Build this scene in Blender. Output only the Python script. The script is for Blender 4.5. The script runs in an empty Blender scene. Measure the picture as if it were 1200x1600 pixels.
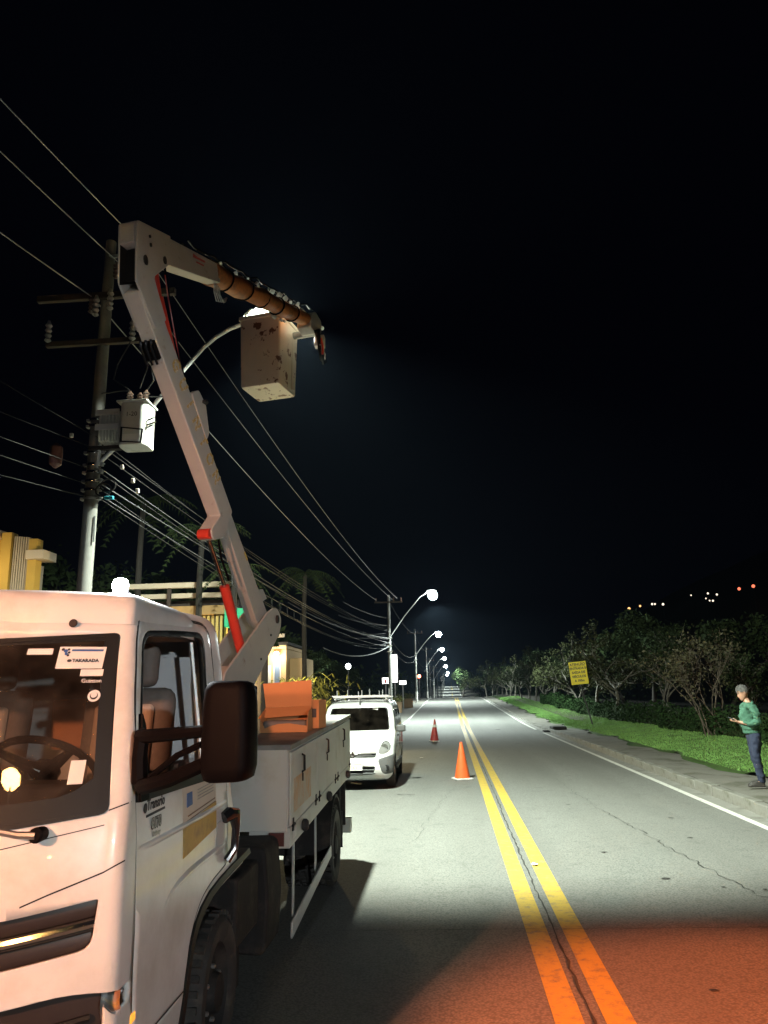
import bpy, bmesh, math, random
from math import sin, cos, pi, radians, sqrt, atan2, exp
from mathutils import Vector, Matrix, Euler
R = radians
random.seed(7)
SC = bpy.context.scene
COL = SC.collection

# ------------------------------------------------------------------ camera, sky, lamps, exposure
cam = bpy.data.cameras.new('camera')
cam.sensor_fit = 'VERTICAL'; cam.sensor_height = 36.0; cam.lens = 27.0
cam.clip_start = 0.05; cam.clip_end = 3000
camo = bpy.data.objects.new('camera', cam); COL.objects.link(camo)
camo.matrix_world = (Matrix.Translation((0, 0, 1.88)) @ Matrix.Rotation(R(4.545), 4, 'Z')
                     @ Matrix.Rotation(R(90 + 13.365), 4, 'X') @ Matrix.Rotation(R(-1.2), 4, 'Z'))
SC.camera = camo

w = bpy.data.worlds.new('World'); SC.world = w; w.use_nodes = True
nt = w.node_tree
bg = nt.nodes['Background']
bg.inputs[0].default_value = (.0003, .00035, .0011, 1)
bg.inputs[1].default_value = 1.0

def lamp(name, kind, loc, energy, color, radius=.2, aim=None, size=None, blend=.5):
    l = bpy.data.lights.new(name, kind); l.energy = energy; l.color = color
    if kind != 'SUN': l.shadow_soft_size = radius
    o = bpy.data.objects.new(name, l); COL.objects.link(o); o.location = loc
    if aim is not None:
        o.rotation_euler = (Vector(aim) - Vector(loc)).to_track_quat('-Z', 'Y').to_euler()
    if size: l.spot_size = R(size); l.spot_blend = blend
    return o

HAZE = 1.1e-4
WHITE = (.90, 1.0, .84)
AMBER = (1.0, .42, .24)
# faint moonlight
mo = lamp('moonlight', 'SUN', (0, 0, 50), .004, (.8, .88, 1), aim=(-10, 30, 0)); mo.data.angle = R(.5)
# the lit street lamp behind the bucket, and those along the road
lamp('street_lamp_light', 'SPOT', (-2.42, 11.0, 7.68), 13500, WHITE, .13, aim=(-1.2, 17.4, 0), size=134, blend=.3)
lamp('street_lamp_light', 'SPOT', (-2.42, 10.97, 7.66), 7000, WHITE, .08, aim=(-2.03, 9.0, 6.72), size=46, blend=.35)
lamp('street_lamp_light', 'SPOT', (-2.55, 10.97, 7.64), 1600, WHITE, .06, aim=(-4.7, 10.8, 5.9), size=34, blend=.6)
lamp('fill_lamp_light', 'SPOT', (8.9, -11.6, 3.6), 4600, (.90, .98, 1.0), .15, aim=(-3.7, 5.2, 1.1), size=27, blend=.5)  # added fill lamp for the truck's side and locker front
for (lx, ly, lz, e) in ((-1.0, 52, 8.6, 15500), (-1.2, 93, 9.0, 14000), (-1.2, 134, 9.4, 12000), (-1.0, 175, 8.6, 20000),
                        (-1.0, 300, 9.0, 11000), (-1.0, 335, 10.0, 11000), (-1.0, 372, 11.0, 12000), (-1.0, 415, 12.5, 13000), (-1.0, 465, 14.0, 15000)):
    lamp('street_lamp_light', 'SPOT', (lx, ly, lz - .92), e, (.86, 1.0, .92), .25, aim=(lx + 1.5, ly + .5, 0), size=(160 if ly < 200 else 112), blend=.4)
# unseen amber lamps behind the camera, standing in for the orange light
lamp('amber_lamp_light', 'SPOT', (-3.15, -2.6, 3.35), 2250, AMBER, .07, aim=(-2.0, 3.6, 1.3), size=60, blend=.6)
lamp('amber_lamp_light', 'SPOT', (-.6, -2.6, 3.95), 2800, AMBER, .06, aim=(-1.30, 7.05, 1.86), size=7, blend=.4)
bl = lamp('amber_lamp_light', 'SPOT', (1.6, -5.0, 2.0), 46000, (1.0, .19, .05), .06, aim=(2.0, 4.0, 0), size=6.6, blend=.4)
bl.scale = (4.6, 1, 1)   # a wide flat beam, added to shape the reddish pool on the road
# white beacon on the cab roof
lamp('beacon_light', 'POINT', (-1.44, 3.33, 2.44), 60, (.92, .97, 1.0), .03)

SC.render.engine = 'CYCLES'
SC.cycles.use_denoising = True
SC.cycles.max_bounces = 6
SC.cycles.sample_clamp_indirect = 4
SC.cycles.caustics_reflective = False; SC.cycles.caustics_refractive = False
vs = SC.view_settings
vs.view_transform = 'Standard'; vs.look = 'None'; vs.exposure = 0; vs.gamma = 1; vs.use_curve_mapping = False

# ------------------------------------------------------------------ helpers
def tag(o, label=None, cat=None, group=None, kind=None):
    if label: o['label'] = label
    if cat: o['category'] = cat
    if group: o['group'] = group
    if kind: o['kind'] = kind
    return o

def empty(name, loc=(0, 0, 0), rz=0.0, label=None, cat=None, group=None):
    o = bpy.data.objects.new(name, None); COL.objects.link(o)
    o.empty_display_size = .2
    o.location = loc; o.rotation_euler = (0, 0, rz)
    return tag(o, label, cat, group)

def link(name, me, parent=None):
    o = bpy.data.objects.new(name, me); COL.objects.link(o)
    if parent is not None: o.parent = parent
    return o

def dup(o, parent=None):
    c = o.copy(); COL.objects.link(c)
    if parent is not None: c.parent = parent
    for ch in list(o.children):
        dup(ch, c)
    return c

class MB:
    def __init__(s): s.v = []; s.f = []; s.m = []
    def add(s, vs, fs, mi=0):
        n = len(s.v); s.v += [tuple(p) for p in vs]
        for f in fs: s.f.append([i + n for i in f]); s.m.append(mi)
        return s
    def box(s, c, d, rot=None, mi=0, taper=1.0):
        hx, hy, hz = d[0] / 2, d[1] / 2, d[2] / 2
        P = []
        for z in (-1, 1):
            k = taper if z > 0 else 1.0
            for (x, y) in ((-1, -1), (1, -1), (1, 1), (-1, 1)):
                p = Vector((x * hx * k, y * hy * k, z * hz))
                if rot is not None: p = rot @ p
                P.append((p[0] + c[0], p[1] + c[1], p[2] + c[2]))
        return s.add(P, [(3, 2, 1, 0), (4, 5, 6, 7), (0, 1, 5, 4), (1, 2, 6, 5), (2, 3, 7, 6), (3, 0, 4, 7)], mi)
    def b2(s, a, b, mi=0):
        return s.box(((a[0] + b[0]) / 2, (a[1] + b[1]) / 2, (a[2] + b[2]) / 2), (abs(b[0] - a[0]), abs(b[1] - a[1]), abs(b[2] - a[2])), mi=mi)
    def tube(s, pts, r, n=8, cap=True, mi=0):
        pts = [Vector(p) for p in pts]; k = len(pts)
        rr = r if isinstance(r, (list, tuple)) else [r] * k
        V = []; F = []
        up = Vector((0, 0, 1)); t0 = (pts[1] - pts[0]).normalized()
        if abs(t0.z) > .9: up = Vector((1, 0, 0))
        a = t0.cross(up).normalized(); b = a.cross(t0)
        for i in range(k):
            t = (pts[min(i + 1, k - 1)] - pts[max(i - 1, 0)]).normalized()
            a = (a - t * a.dot(t)).normalized(); b = t.cross(a)
            for j in range(n):
                q = 2 * pi * j / n
                V.append(pts[i] + (a * cos(q) + b * sin(q)) * rr[i])
        for i in range(k - 1):
            for j in range(n):
                F.append((i * n + j, i * n + (j + 1) % n, (i + 1) * n + (j + 1) % n, (i + 1) * n + j))
        if cap:
            F.append(tuple(range(n))[::-1]); F.append(tuple(range((k - 1) * n, k * n)))
        return s.add(V, F, mi)
    def prism(s, poly, fn, a, b, mi=0):
        n = len(poly)
        V = [fn(u, v, a) for u, v in poly] + [fn(u, v, b) for u, v in poly]
        F = [tuple(range(n)), tuple(range(2 * n - 1, n - 1, -1))]
        F += [(i, i + n, (i + 1) % n + n, (i + 1) % n) for i in range(n)]
        return s.add(V, F, mi)
    def lathe(s, prof, n=16, M=None, mi=0, cap=True):
        V = []; F = []; k = len(prof)
        for (r, z) in prof:
            for j in range(n):
                p = Vector((r * cos(2 * pi * j / n), r * sin(2 * pi * j / n), z))
                V.append(M @ p if M is not None else p)
        for i in range(k - 1):
            for j in range(n):
                F.append((i * n + j, i * n + (j + 1) % n, (i + 1) * n + (j + 1) % n, (i + 1) * n + j))
        if cap:
            F.append(tuple(range(n))[::-1]); F.append(tuple(range((k - 1) * n, k * n)))
        return s.add(V, F, mi)
    def build(s, name, mats, parent=None, bevel=0, smooth=True, angle=35, seg=2, loc=None):
        me = bpy.data.meshes.new(name); me.from_pydata(s.v, [], s.f)
        if not isinstance(mats, (list, tuple)): mats = [mats]
        for m in mats: me.materials.append(m)
        if len(mats) > 1: me.polygons.foreach_set('material_index', s.m)
        bm = bmesh.new(); bm.from_mesh(me); bmesh.ops.recalc_face_normals(bm, faces=bm.faces); bm.to_mesh(me); bm.free()
        if smooth:
            me.shade_smooth(); me.set_sharp_from_angle(angle=R(angle))
        o = link(name, me, parent)
        if loc is not None: o.location = loc
        if bevel:
            md = o.modifiers.new('bevel', 'BEVEL'); md.width = bevel; md.segments = seg; md.limit_method = 'ANGLE'; md.angle_limit = R(40)
        return o

def rotz(a): return Matrix.Rotation(a, 3, 'Z')
def rpoly(pts, r, n=4):
    """polygon with rounded corners"""
    out = []; k = len(pts)
    for i in range(k):
        p = Vector(pts[i]); a = Vector(pts[i - 1]); b = Vector(pts[(i + 1) % k])
        rad = r[i] if isinstance(r, (list, tuple)) else r
        da = (a - p); db = (b - p)
        l = min(rad, da.length * .48, db.length * .48)
        p0 = p + da.normalized() * l; p1 = p + db.normalized() * l
        if rad <= 0: out.append(tuple(p)); continue
        for j in range(n + 1):
            t = j / n
            out.append(tuple((1 - t) ** 2 * p0 + 2 * t * (1 - t) * p + t * t * p1))
    return out
def inpoly(x, y, poly):
    c = False; n = len(poly)
    for i in range(n):
        x0, y0 = poly[i]; x1, y1 = poly[i - 1]
        if (y0 > y) != (y1 > y) and x < (x1 - x0) * (y - y0) / (y1 - y0) + x0: c = not c
    return c

# ------------------------------------------------------------------ materials
def pm(name, col, rough=.5, metal=0.0, coat=0.0, var=.12, scale=6.0, bump=0.0, bscale=60.0, dirt=None, dscale=3.0, dlo=.5, dhi=.7, spec=.5, emit=None, estr=0.0, detail=6):
    m = bpy.data.materials.new(name); m.use_nodes = True
    t = m.node_tree; N = t.nodes; L = t.links; b = N['Principled BSDF']
    b.inputs['Roughness'].default_value = rough; b.inputs['Metallic'].default_value = metal
    b.inputs['Coat Weight'].default_value = coat; b.inputs['Specular IOR Level'].default_value = spec
    tc = N.new('ShaderNodeTexCoord')
    nz = N.new('ShaderNodeTexNoise'); nz.inputs['Scale'].default_value = scale; nz.inputs['Detail'].default_value = detail
    L.new(tc.outputs['Object'], nz.inputs['Vector'])
    mx = N.new('ShaderNodeMix'); mx.data_type = 'RGBA'
    c = Vector(col[:3])
    mx.inputs[6].default_value = (*(c * (1 - var)), 1); mx.inputs[7].default_value = (*[min(1, q) for q in c * (1 + var)], 1)
    L.new(nz.outputs[0], mx.inputs[0])
    out = mx.outputs[2]
    if dirt is not None:
        n2 = N.new('ShaderNodeTexNoise'); n2.inputs['Scale'].default_value = dscale; n2.inputs['Detail'].default_value = 9; n2.inputs['Roughness'].default_value = .65
        L.new(tc.outputs['Object'], n2.inputs['Vector'])
        mr = N.new('ShaderNodeMapRange'); mr.inputs[1].default_value = dlo; mr.inputs[2].default_value = dhi
        L.new(n2.outputs[0], mr.inputs[0])
        m2 = N.new('ShaderNodeMix'); m2.data_type = 'RGBA'; m2.inputs[7].default_value = (*dirt, 1)
        L.new(mr.outputs[0], m2.inputs[0]); L.new(out, m2.inputs[6]); out = m2.outputs[2]
    L.new(out, b.inputs['Base Color'])
    if bump:
        n3 = N.new('ShaderNodeTexNoise'); n3.inputs['Scale'].default_value = bscale; n3.inputs['Detail'].default_value = 5
        L.new(tc.outputs['Object'], n3.inputs['Vector'])
        bp = N.new('ShaderNodeBump'); bp.inputs['Strength'].default_value = bump; bp.inputs['Distance'].default_value = .02
        L.new(n3.outputs[0], bp.inputs['Height']); L.new(bp.outputs[0], b.inputs['Normal'])
    if emit is not None:
        b.inputs['Emission Color'].default_value = (*emit, 1); b.inputs['Emission Strength'].default_value = estr
    return m
def em(name, col, strength, sample=False):
    m = bpy.data.materials.new(name); m.use_nodes = True
    b = m.node_tree.nodes['Principled BSDF']
    b.inputs['Base Color'].default_value = (.5, .5, .5, 1)
    b.inputs['Emission Color'].default_value = (*col, 1); b.inputs['Emission Strength'].default_value = strength
    if not sample: m.cycles.emission_sampling = 'NONE'
    return m
def glassmat(name, tint=(.8, .85, .85), alpha=.25, rough=.02):
    m = bpy.data.materials.new(name); m.use_nodes = True
    t = m.node_tree; N = t.nodes; L = t.links
    for n in list(N):
        if n.type != 'OUTPUT_MATERIAL': N.remove(n)
    o = [n for n in N if n.type == 'OUTPUT_MATERIAL'][0]
    tr = N.new('ShaderNodeBsdfTransparent'); tr.inputs[0].default_value = (*tint, 1)
    gl = N.new('ShaderNodeBsdfGlossy'); gl.inputs['Roughness'].default_value = rough
    fr = N.new('ShaderNodeFresnel'); fr.inputs[0].default_value = 1.5
    tc = N.new('ShaderNodeTexCoord'); nz = N.new('ShaderNodeTexNoise'); nz.inputs['Scale'].default_value = 5; nz.inputs['Detail'].default_value = 8
    L.new(tc.outputs['Object'], nz.inputs['Vector'])
    mr = N.new('ShaderNodeMapRange'); mr.inputs[1].default_value = .3; mr.inputs[2].default_value = .8; mr.inputs[3].default_value = .0; mr.inputs[4].default_value = alpha
    L.new(nz.outputs[0], mr.inputs[0])
    df = N.new('ShaderNodeBsdfDiffuse'); df.inputs[0].default_value = (.50, .40, .30, 1)
    m0 = N.new('ShaderNodeMixShader'); L.new(mr.outputs[0], m0.inputs[0]); L.new(tr.outputs[0], m0.inputs[1]); L.new(df.outputs[0], m0.inputs[2])
    m1 = N.new('ShaderNodeMixShader'); L.new(fr.outputs[0], m1.inputs[0]); L.new(m0.outputs[0], m1.inputs[1]); L.new(gl.outputs[0], m1.inputs[2])
    L.new(m1.outputs[0], o.inputs[0])
    return m

M_white = pm('truck_white_paint', (.74, .73, .71), .30, coat=.4, var=.05, scale=3, dirt=(.42, .38, .32), dscale=2.6, dlo=.46, dhi=.92, bump=.05, bscale=4)
M_boxpaint = pm('grey_white_body_paint', (.50, .51, .50), .42, coat=.1, var=.06, scale=4, dirt=(.30, .26, .20), dscale=3.5, dlo=.53, dhi=.85, bump=.05, bscale=20)
M_boom = pm('worn_cream_boom_paint', (.40, .38, .345), .5, var=.08, scale=9, dirt=(.22, .15, .10), dscale=7, dlo=.6, dhi=.74)
M_black = pm('black_plastic', (.003, .0022, .0026), .6, var=.2, scale=30, bump=.05, bscale=200, spec=.08)
M_gloss = pm('gloss_black', (.012, .012, .013), .15, coat=.3, var=.1)
M_rubber = pm('tyre_rubber', (.025, .024, .023), .8, var=.25, scale=20, dirt=(.09, .08, .065), dscale=6, dlo=.5, dhi=.8, bump=.1)
M_steel = pm('dull_steel', (.32, .32, .31), .45, metal=.8, var=.15, scale=15)
M_chrome = pm('chrome', (.75, .75, .76), .12, metal=1.0, var=.04)
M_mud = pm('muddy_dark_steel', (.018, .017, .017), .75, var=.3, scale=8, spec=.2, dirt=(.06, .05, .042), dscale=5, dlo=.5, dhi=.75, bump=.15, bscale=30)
M_red = pm('red_hydraulic_paint', (.60, .045, .025), .4, var=.1, scale=10, dirt=(.18, .03, .02), dscale=8, dlo=.6, dhi=.8)
M_orange = pm('orange_insulating_sleeve', (.38, .13, .035), .6, var=.18, scale=8, dirt=(.10, .045, .02), dscale=7, dlo=.5, dhi=.72, bump=.25, bscale=14)
M_bucket = pm('worn_bucket_fibreglass', (.60, .52, .42), .5, var=.12, scale=6, dirt=(.12, .045, .02), dscale=5.5, dlo=.575, dhi=.60, bump=.08, bscale=25)
M_glass = glassmat('window_glass', (.72, .76, .74), .04)
M_wsglass = glassmat('windscreen_glass', (.58, .58, .55), .10)
M_tint = glassmat('dark_tinted_glass', (.035, .04, .045), .02)
M_gasket = pm('black_gasket', (.010, .010, .010), .5, var=.1, spec=.25)
M_seat = pm('dark_seat_fabric', (.15, .125, .11), .7, var=.2, scale=40)
M_seat2 = pm('seat_centre_fabric', (.50, .40, .32), .8, var=.12, scale=40, bump=.1, bscale=120)
M_inner = pm('cab_lining', (.55, .56, .58), .8, var=.08, scale=8)
M_dash = pm('dashboard_plastic', (.07, .06, .055), .6, var=.1, scale=20)
M_paper = pm('white_paper', (.72, .71, .68), .7, var=.04, scale=12)
M_ink = pm('dark_ink', (.03, .03, .035), .6, var=.1)
M_blue = pm('blue_ink', (.03, .10, .32), .5, var=.1)
M_redink = pm('red_ink', (.45, .05, .04), .5, var=.1)
M_brownink = pm('brown_ink', (.20, .13, .08), .6, var=.2)
M_yellowdecal = pm('faded_yellow_sticker', (.52, .37, .10), .55, var=.15, scale=10, dirt=(.33, .22, .09), dscale=12, dlo=.5, dhi=.75)
M_cream = pm('cream_sticker', (.60, .55, .46), .55, var=.08, scale=9)
M_amberlens = pm('amber_lens', (.85, .32, .03), .2, var=.05, coat=.5, emit=(1, .4, .05), estr=1.2)
M_card = pm('brown_cardboard', (.46, .20, .075), .8, var=.07, scale=7, bump=.05, bscale=40)
M_cone = pm('orange_cone_plastic', (.80, .13, .03), .5, var=.08, scale=8, dirt=(.30, .07, .04), dscale=9, dlo=.58, dhi=.8)
M_cone_red = pm('dull_red_cone_plastic', (.45, .05, .045), .5, var=.12, scale=8, dirt=(.12, .03, .03), dscale=9, dlo=.55, dhi=.8)
M_conc = pm('pole_concrete', (.125, .125, .117), .85, var=.25, scale=5, bump=.15, bscale=40, dirt=(.075, .072, .066), dscale=3, dlo=.5, dhi=.8)
M_wood = pm('dark_wood', (.022, .015, .011), .7, var=.25, scale=12)
M_galv = pm('galvanised_steel', (.42, .43, .43), .45, metal=.6, var=.12, scale=10)
M_cable = pm('grey_cable_sheath', (.012, .012, .013), .6, var=.2, scale=1)
M_cablew = pm('pale_cable_sheath', (.05, .052, .055), .6, var=.2, scale=1)
M_porcelain = pm('brown_porcelain', (.10, .06, .045), .3, var=.2, coat=.5)
M_tx = pm('light_grey_transformer_paint', (.56, .57, .55), .45, var=.06, scale=6, dirt=(.3, .28, .24), dscale=5, dlo=.56, dhi=.8)
M_lampw = em('white_lamp_glow', (.90, 1.0, .97), 420, True)
M_lampg = em('garden_lamp_glow', (.95, 1.0, .97), 40)
M_lens1 = em('street_lamp_lens', (.93, 1.0, .90), 90, True)
def milky(name, col):
    m = bpy.data.materials.new(name); m.use_nodes = True; t = m.node_tree; N = t.nodes
    N.remove(N['Principled BSDF']); o = [n for n in N if n.type == 'OUTPUT_MATERIAL'][0]
    a = N.new('ShaderNodeBsdfTranslucent'); b = N.new('ShaderNodeBsdfDiffuse'); g = N.new('ShaderNodeBsdfGlossy'); g.inputs['Roughness'].default_value = .25
    nz = N.new('ShaderNodeTexNoise'); nz.inputs['Scale'].default_value = 18; mr = N.new('ShaderNodeMix'); mr.data_type = 'RGBA'
    mr.inputs[6].default_value = (*[q * .6 for q in col], 1); mr.inputs[7].default_value = (*col, 1); t.links.new(nz.outputs[0], mr.inputs[0])
    for q in (a, b): t.links.new(mr.outputs[2], q.inputs[0])
    m1 = N.new('ShaderNodeMixShader'); m1.inputs[0].default_value = .5; t.links.new(a.outputs[0], m1.inputs[1]); t.links.new(b.outputs[0], m1.inputs[2])
    m2 = N.new('ShaderNodeMixShader'); m2.inputs[0].default_value = .06; t.links.new(m1.outputs[0], m2.inputs[1]); t.links.new(g.outputs[0], m2.inputs[2])
    t.links.new(m2.outputs[0], o.inputs[0]); return m
M_glint = milky('milky_glint_plastic', (.85, .87, .85))  # cloudy plastic chosen to glow as lamp glints
M_lampb = em('beacon_glow', (.95, .98, 1.0), 60)
M_signw = em('lit_white_sign', (1.0, .97, .92), 5.0)
M_redl = em('red_lamp_glow', (1.0, .12, .05), 12)
M_warml = em('warm_lamp_glow', (1.0, .72, .42), 14)
M_hillw = em('far_white_lamp_glow', (1.0, .84, .66), 1.8)
M_hilly = em('far_amber_lamp_glow', (1.0, .50, .18), 2.2)
M_hillr = em('far_red_lamp_glow', (1.0, .20, .10), 1.8)
M_ambglow = em('amber_lamp_glow', (1.0, .55, .16), 160)

def text_mesh(s, size, ex=.0015, align='CENTER', sx=1.0, bold=0.0):
    cu = bpy.data.curves.new('txt', 'FONT'); cu.body = s; cu.size = size; cu.extrude = ex; cu.offset = bold
    cu.align_x = align; cu.align_y = 'CENTER'; cu.resolution_u = 2
    o = bpy.data.objects.new('txt', cu); COL.objects.link(o)
    dg = bpy.context.evaluated_depsgraph_get()
    me = bpy.data.meshes.new_from_object(o.evaluated_get(dg))
    bpy.data.objects.remove(o); bpy.data.curves.remove(cu)
    if sx != 1.0:
        for v in me.vertices: v.co.x *= sx
    return me
def lettering(s, size, mat, parent, loc, ax, ay, name='lettering', **k):
    """flat text; ax = direction of reading, ay = up direction, in the parent's frame"""
    me = text_mesh(s, size, **k); me.materials.clear(); me.materials.append(mat)
    ax = Vector(ax).normalized(); ay = Vector(ay); ay = (ay - ax * ay.dot(ax)).normalized(); az = ax.cross(ay)
    o = link(name, me, parent)
    Mx = Matrix((ax, ay, az)).transposed().to_4x4(); Mx.translation = Vector(loc)
    o.matrix_local = Mx
    return o

# ------------------------------------------------------------------ shells cut from lofted surfaces
def lerp_rows(rows, zs):
    out = []
    for z in zs:
        i = 0
        while i < len(rows) - 2 and rows[i + 1][0] < z: i += 1
        a, b = rows[i], rows[i + 1]
        t = max(0, min(1, (z - a[0]) / (b[0] - a[0])))
        # smooth monotone blend using neighbours
        p = rows[max(i - 1, 0)]; q = rows[min(i + 2, len(rows) - 1)]
        r = [z]
        for k in range(1, len(a)):
            ma = (b[k] - p[k]) / (b[0] - p[0]) if b[0] != p[0] else 0
            mb = (q[k] - a[k]) / (q[0] - a[0]) if q[0] != a[0] else 0
            d = b[0] - a[0]; s = (b[k] - a[k]) / d
            if s == 0: ma = mb = 0
            else:
                ma = max(-abs(3 * s), min(abs(3 * s), ma)); mb = max(-abs(3 * s), min(abs(3 * s), mb))
                if ma * s < 0: ma = 0
                if mb * s < 0: mb = 0
            h00 = 2 * t ** 3 - 3 * t ** 2 + 1; h10 = t ** 3 - 2 * t ** 2 + t; h01 = -2 * t ** 3 + 3 * t ** 2; h11 = t ** 3 - t ** 2
            r.append(h00 * a[k] + h10 * d * ma + h01 * b[k] + h11 * d * mb)
        out.append(r)
    return out
def front_y(row, x):
    z, xs, yf, bow, r, yr = row[:6]; xe = max(xs - r, .01); x = abs(x)
    if x <= xe: return yf + bow * (x / xe) ** 2
    a0 = math.atan(min(1.2, 2 * bow / xe)); s = min(1, (x - xe) / (xs - xe))
    a = math.asin(min(1, sin(a0) + s * (1 - sin(a0))))
    return yf + bow + r * (cos(a0) - cos(a)) / cos(a0)
def outline(row, nf=10, nc=6, ns=14, nr=4):
    """half outline (x>=0) of a body at one height: row = z, half width, front y, bow, corner radius, rear y"""
    z, xs, yf, bow, r, yr = row[:6]
    P = []
    xe = max(xs - r, .01)
    for i in range(nf + 1):
        x = xe * i / nf; P.append((x, yf + bow * (x / xe) ** 2, z))
    a0 = math.atan(min(1.2, 2 * bow / xe))
    for i in range(1, nc + 1):
        a = a0 + (pi / 2 - a0) * i / nc
        P.append((xe + (xs - xe) * (sin(a) - sin(a0)) / (1 - sin(a0)), yf + bow + r * (cos(a0) - cos(a)) / cos(a0), z))
    y0 = yf + bow + r; y1 = yr - .08
    for i in range(1, ns + 1):
        P.append((xs, y0 + (y1 - y0) * i / ns, z))
    for i in range(1, nr + 1):
        a = pi / 2 * i / nr; P.append((xs - .08 * (1 - cos(a)), y1 + .08 * sin(a), z))
    for i in range(1, 4):
        P.append(((xs - .08) * (1 - i / 3), yr, z))
    return P
def shell(rows, zs, **k):
    bm = bmesh.new()
    L = []
    for row in lerp_rows(rows, zs):
        h = outline(row, **k)
        full = h + [(-x, y, z) for (x, y, z) in h[1:-1][::-1]]
        L.append([bm.verts.new(p) for p in full])
    n = len(L[0])
    for i in range(len(L) - 1):
        for j in range(n):
            bm.faces.new((L[i][j], L[i][(j + 1) % n], L[i + 1][(j + 1) % n], L[i + 1][j]))
    return bm, L
def cut(bm, poly, axis, flt):
    """cut a polygon into the faces that flt(face) accepts; axis = 'xz' or 'yz'. Returns the faces inside."""
    ia = 0 if axis == 'xz' else 1
    fs = [f for f in bm.faces if flt(f)]
    n = len(poly)
    for i in range(n):
        a = poly[i]; b = poly[(i + 1) % n]
        d = (b[0] - a[0], b[1] - a[1])
        l = sqrt(d[0] ** 2 + d[1] ** 2)
        if l < 1e-6: continue
        no = [0, 0, 0]; no[ia] = d[1] / l; no[2] = -d[0] / l
        co = [0, 0, 0]; co[ia] = a[0]; co[2] = a[1]
        lo0 = min(a[0], b[0]) - .12; hi0 = max(a[0], b[0]) + .12; lo1 = min(a[1], b[1]) - .12; hi1 = max(a[1], b[1]) + .12
        sub = []
        for f in fs:
            if not f.is_valid: continue
            A = [v.co[ia] for v in f.verts]; Z = [v.co.z for v in f.verts]
            if max(A) < lo0 or min(A) > hi0 or max(Z) < lo1 or min(Z) > hi1: continue
            sub.append(f)
        if not sub: continue
        es = {e for f in sub for e in f.edges}; vs_ = {v for f in sub for v in f.verts}
        bmesh.ops.bisect_plane(bm, geom=sub + list(es) + list(vs_), plane_co=co, plane_no=no, dist=1e-5)
        fs = [f for f in bm.faces if flt(f)]
    ins = []
    for f in fs:
        c = f.calc_center_median()
        if inpoly(c[ia], c.z, poly): ins.append(f)
    return ins
def take(bm, faces, keep=True):
    """move faces out of bm into a new bmesh (keep=False only deletes them)"""
    nb = None
    if keep:
        nb = bmesh.new(); mp = {}
        for f in faces:
            vs_ = []
            for v in f.verts:
                if v not in mp: mp[v] = nb.verts.new(v.co)
                vs_.append(mp[v])
            try: nb.faces.new(vs_)
            except ValueError: pass
    bmesh.ops.delete(bm, geom=faces, context='FACES')
    return nb
def bm_obj(bm, name, mats, parent, thick=0, angle=32, inner=None, offset=-1, center=None):
    bmesh.ops.remove_doubles(bm, verts=bm.verts, dist=2e-4)
    bmesh.ops.recalc_face_normals(bm, faces=bm.faces)
    if center is not None:
        bm.normal_update()
        tot = sum((f.calc_center_median() - Vector(center)).dot(f.normal) * f.calc_area() for f in bm.faces)
        if tot < 0: bmesh.ops.reverse_faces(bm, faces=bm.faces)
    me = bpy.data.meshes.new(name); bm.to_mesh(me); bm.free()
    if not isinstance(mats, (list, tuple)): mats = [mats]
    for m in mats: me.materials.append(m)
    me.shade_smooth(); me.set_sharp_from_angle(angle=R(angle))
    o = link(name, me, parent)
    if thick:
        md = o.modifiers.new('solid', 'SOLIDIFY'); md.thickness = thick; md.offset = offset
        if inner is not None:
            me.materials.append(inner); md.material_offset = len(mats)
    return o
def ring(poly, fn, w, h, name, mat, parent):
    """a raised frame of width w and depth h that follows a polygon; fn(u,v,d) -> point with d = distance off the surface"""
    mb = MB(); n = len(poly)
    c = (sum(p[0] for p in poly) / n, sum(p[1] for p in poly) / n)
    inn = []
    for (u, v) in poly:
        d = sqrt((u - c[0]) ** 2 + (v - c[1]) ** 2); k = 1 - w / d; inn.append((c[0] + (u - c[0]) * k, c[1] + (v - c[1]) * k))
    V = [fn(u, v, 0) for u, v in poly] + [fn(u, v, h) for u, v in poly] + [fn(u, v, h) for u, v in inn] + [fn(u, v, 0) for u, v in inn]
    F = []
    for i in range(n):
        j = (i + 1) % n
        for q in range(3):
            F.append((q * n + i, q * n + j, (q + 1) * n + j, (q + 1) * n + i))
    mb.add(V, F)
    return mb.build(name, mat, parent, angle=50)
# ------------------------------------------------------------------ terrain, road, kerb, verge
ZK = [(-60, 0), (42, 0), (54, .14), (65, .34), (76, .54), (90, .82), (104, 1.08), (116, 1.2), (128, 1.12), (145, .6), (170, -.3), (230, -.9), (290, -.3), (360, 2.0), (450, 5.0), (700, 12.0), (1000, 18)]
def zr(y):
    if y <= 42: return 0.0
    for i in range(len(ZK) - 1):
        a, b = ZK[i], ZK[i + 1]
        if y <= b[0]:
            p = ZK[max(i - 1, 0)]; q = ZK[min(i + 2, len(ZK) - 1)]
            ma = (b[1] - p[1]) / (b[0] - p[0]); mb = (q[1] - a[1]) / (q[0] - a[0]); d = b[0] - a[0]; t = (y - a[0]) / d
            return ((2 * t ** 3 - 3 * t ** 2 + 1) * a[1] + (t ** 3 - 2 * t ** 2 + t) * d * ma + (-2 * t ** 3 + 3 * t ** 2) * b[1] + (t ** 3 - t ** 2) * d * mb)
    return ZK[-1][1]
def gz(x, y):
    """height of the bank on the right and of the lots on the left"""
    z = zr(y)
    if x > 5.9:
        z += .19 + .27 * min(1, (x - 5.9) / 2.2)
        if x > 9: z -= .10 * min(30, x - 9) ** .9 if x < 40 else 2.0
    elif x < -6.5: z += min(1.0, (-6.5 - x) * .05)
    return z
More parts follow.
